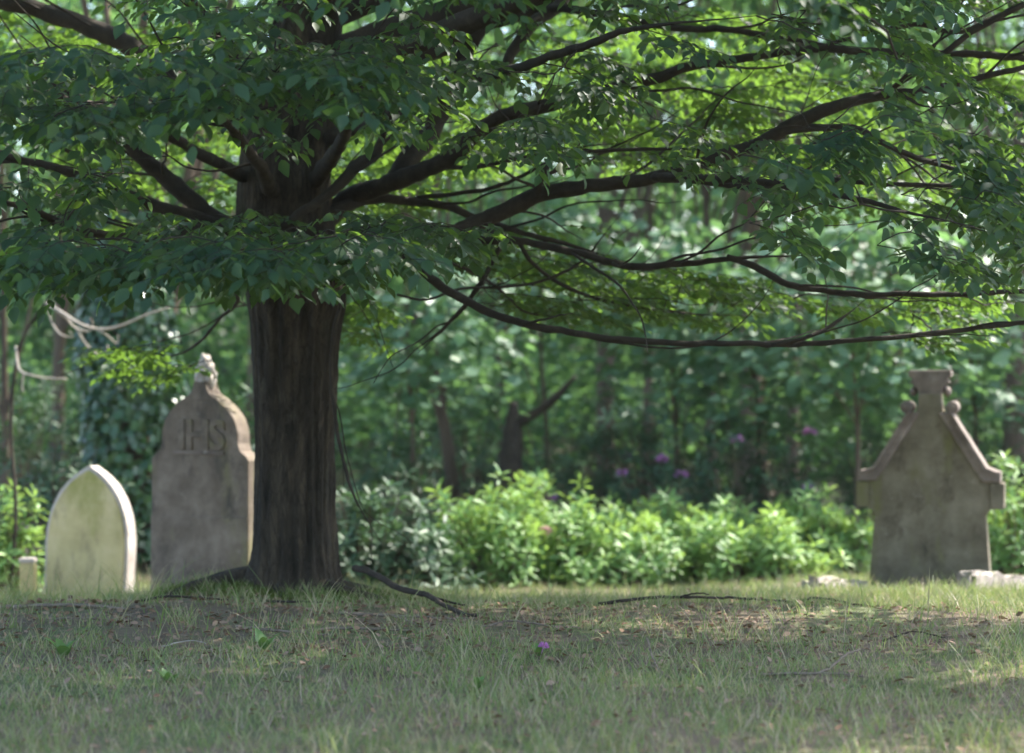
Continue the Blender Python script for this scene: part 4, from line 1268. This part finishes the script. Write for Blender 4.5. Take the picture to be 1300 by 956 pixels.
fallen([([(430, 10.3, .012), (480, 10.35, .014), (530, 10.3, .016), (600, 10.15, .012)], (.009, .005)), ([(500, 10.3, .014), (512, 10.1, .02), (530, 9.9, .012)], (.006, .003))], "grey twig lying just in front of the mossy fallen branch")
fallen([([(300, 9.9, .012), (350, 9.6, .016), (420, 9.45, .012)], (.009, .005))], "brown twig in the leaf litter in front of the big trunk")
fallen([([(380, 9.6, .012), (440, 9.75, .02), (520, 9.7, .012)], (.008, .005))], "bent reddish twig between the grey twig and the big trunk")

for pts, r, lb, mt in (
        ([(60, 10.1, .012), (95, 10.0, .03), (140, 10.05, .012)], .006, "short brown twig in front of the long straight stick", "dead"),
        ([(180, 10.9, .012), (215, 10.8, .03), (262, 10.9, .02), (290, 11.0, .012)], .008, "dark crooked twig in front of the tall headstone", "dead_dark"),
        ([(205, 9.3, .010), (240, 9.4, .02), (262, 9.35, .010)], .004, "thin pale twig at the left of the bare ground", "pale_twig"),
        ([(610, 9.7, .012), (650, 9.8, .03), (700, 9.75, .02), (735, 9.8, .01)], .006, "brown twig in dry grass behind the mauve flower", "dead"),
        ([(330, 10.9, .02), (380, 10.8, .03), (420, 10.85, .02)], .008, "dark twig lying across the grass at the foot of the big trunk", "dead_dark"),
        ([(1120, 9.4, .01), (1160, 9.5, .04), (1200, 9.45, .01)], .005, "short dark twig in front of the gabled headstone", "dead_dark")):
    fallen([(pts, (r, r * .55))], lb, mt)

# small mauve flower and broad weeds
def weed(px, Yd, n, size, label, name="weed_plant", cat="plant"):
    x_ = (px - 650) / F_PX * Yd
    g = float(ground_z(x_, Yd))
    t = thing(name, (x_, Yd, g), label, cat, "small broad-leaved weeds in the lawn")
    m_ = MB()
    a = np.arange(n) * 2.399
    T = np.column_stack([np.cos(a), np.sin(a), RNG.uniform(.7, 2.2, n)])
    NN = np.column_stack([-np.cos(a), -np.sin(a), np.ones(n)])
    leaves(m_, np.tile([x_, Yd, g], (n, 1)), T, NN, size * RNG.uniform(.7, 1.1, n), OVATE)
    m_.build("leaves", M["weed"], t)
    return t


w1 = weed(684, 8.85, 7, .075, "small weed with one mauve flower head in the dry grass")
fl = MB()
x_ = (690 - 650) / F_PX * 8.8
g = float(ground_z(x_, 8.8))
tube(fl, [(x_ - .015, 8.83, g), (x_, 8.8, g + .05)], [.002, .002], 5)
u = RNG.normal(size=(60, 3)); u[:, 2] = np.abs(u[:, 2]); u = norm(u)
leaves(fl, np.array([x_, 8.8, g + .05]) + u * .008, u, RNG.normal(size=(60, 3)), .02, LANCE)
fl.build("flower_head", M["petal"], w1)
weed(335, 9.05, 4, .12, "upright broad-leaved weed in front of the big trunk")
weed(82, 8.9, 5, .12, "broad-leaved weed at the left of the lawn")
weed(605, 7.9, 7, .07, "low broad-leaved weed near the middle of the front lawn")
weed(215, 8.0, 6, .08, "low broad-leaved weed on the left of the front lawn")

hb = bmesh.new()
bmesh.ops.create_cube(hb, size=1)
for v in hb.verts:
    v.co = Vector((v.co.x * 1200, v.co.y * 1000 + 330, -2.0 if v.co.z < 0 else 24.0))
me = bpy.data.meshes.new("haze")
hb.to_mesh(me)
hb.free()
ho = bpy.data.objects.new("haze", me)
C.objects.link(ho)
hm, nt, out = nodes("woodland haze")
pv = nt.nodes.new("ShaderNodeVolumePrincipled")
pv.inputs["Color"].default_value = (.86, .95, .93, 1)
pv.inputs["Density"].default_value = HAZE
nt.links.new(pv.outputs[0], out.inputs["Volume"])
me.materials.append(hm)
tag(ho, kind="stuff")

# ------------------------------------------------------------------ light, sky, camera
sc = bpy.context.scene
SUN_DIR = norm(np.array([.72, .50, 1.15]))
el = math.asin(SUN_DIR[2])
az = math.atan2(SUN_DIR[0], SUN_DIR[1])      # from +Y towards +X
w = bpy.data.worlds.new("World")
sc.world = w
w.use_nodes = True
nt = w.node_tree
bg = nt.nodes["Background"]
sky = nt.nodes.new("ShaderNodeTexSky")
sky.sky_type = "NISHITA"
sky.sun_disc = False
sky.dust_density = 2.0
sky.ozone_density = 0.8
sky.sun_elevation = el
sky.sun_rotation = az
nt.links.new(sky.outputs[0], bg.inputs[0])
bg.inputs[1].default_value = 0.15
sun = bpy.data.lights.new("sun", "SUN")
sun.energy = 3.6
sun.angle = math.radians(.5)
sun.color = (1, .95, .86)
so = bpy.data.objects.new("sun", sun)
C.objects.link(so)
so.rotation_euler = Vector(SUN_DIR).to_track_quat("Z", "Y").to_euler()
so.location = (10, 0, 20)

cam = bpy.data.cameras.new("camera")
co = bpy.data.objects.new("camera", cam)
C.objects.link(co)
co.location = (0, 0, CAM_Z)
co.rotation_euler = (math.radians(90), 0, 0)
cam.sensor_width = 36
cam.lens = F_PX / 1300 * 36
cam.clip_start = .1
cam.clip_end = 2000
cam.dof.use_dof = True
cam.dof.focus_distance = 9.3
cam.dof.aperture_fstop = 1.5
cam.dof.aperture_blades = 9
sc.camera = co
sc.view_settings.view_transform = "Standard"
sc.view_settings.look = "None"
sc.view_settings.gamma = 1
sc.view_settings.exposure = 2.3
sc.render.engine = "CYCLES"
sc.cycles.use_denoising = True
sc.cycles.volume_bounces = 0
sc.cycles.max_bounces = 8
sc.cycles.diffuse_bounces = 4
sc.cycles.glossy_bounces = 2
sc.cycles.transmission_bounces = 5
sc.cycles.transparent_max_bounces = 4
sc.cycles.sample_clamp_indirect = 6
sc.cycles.caustics_reflective = False
sc.cycles.caustics_refractive = False
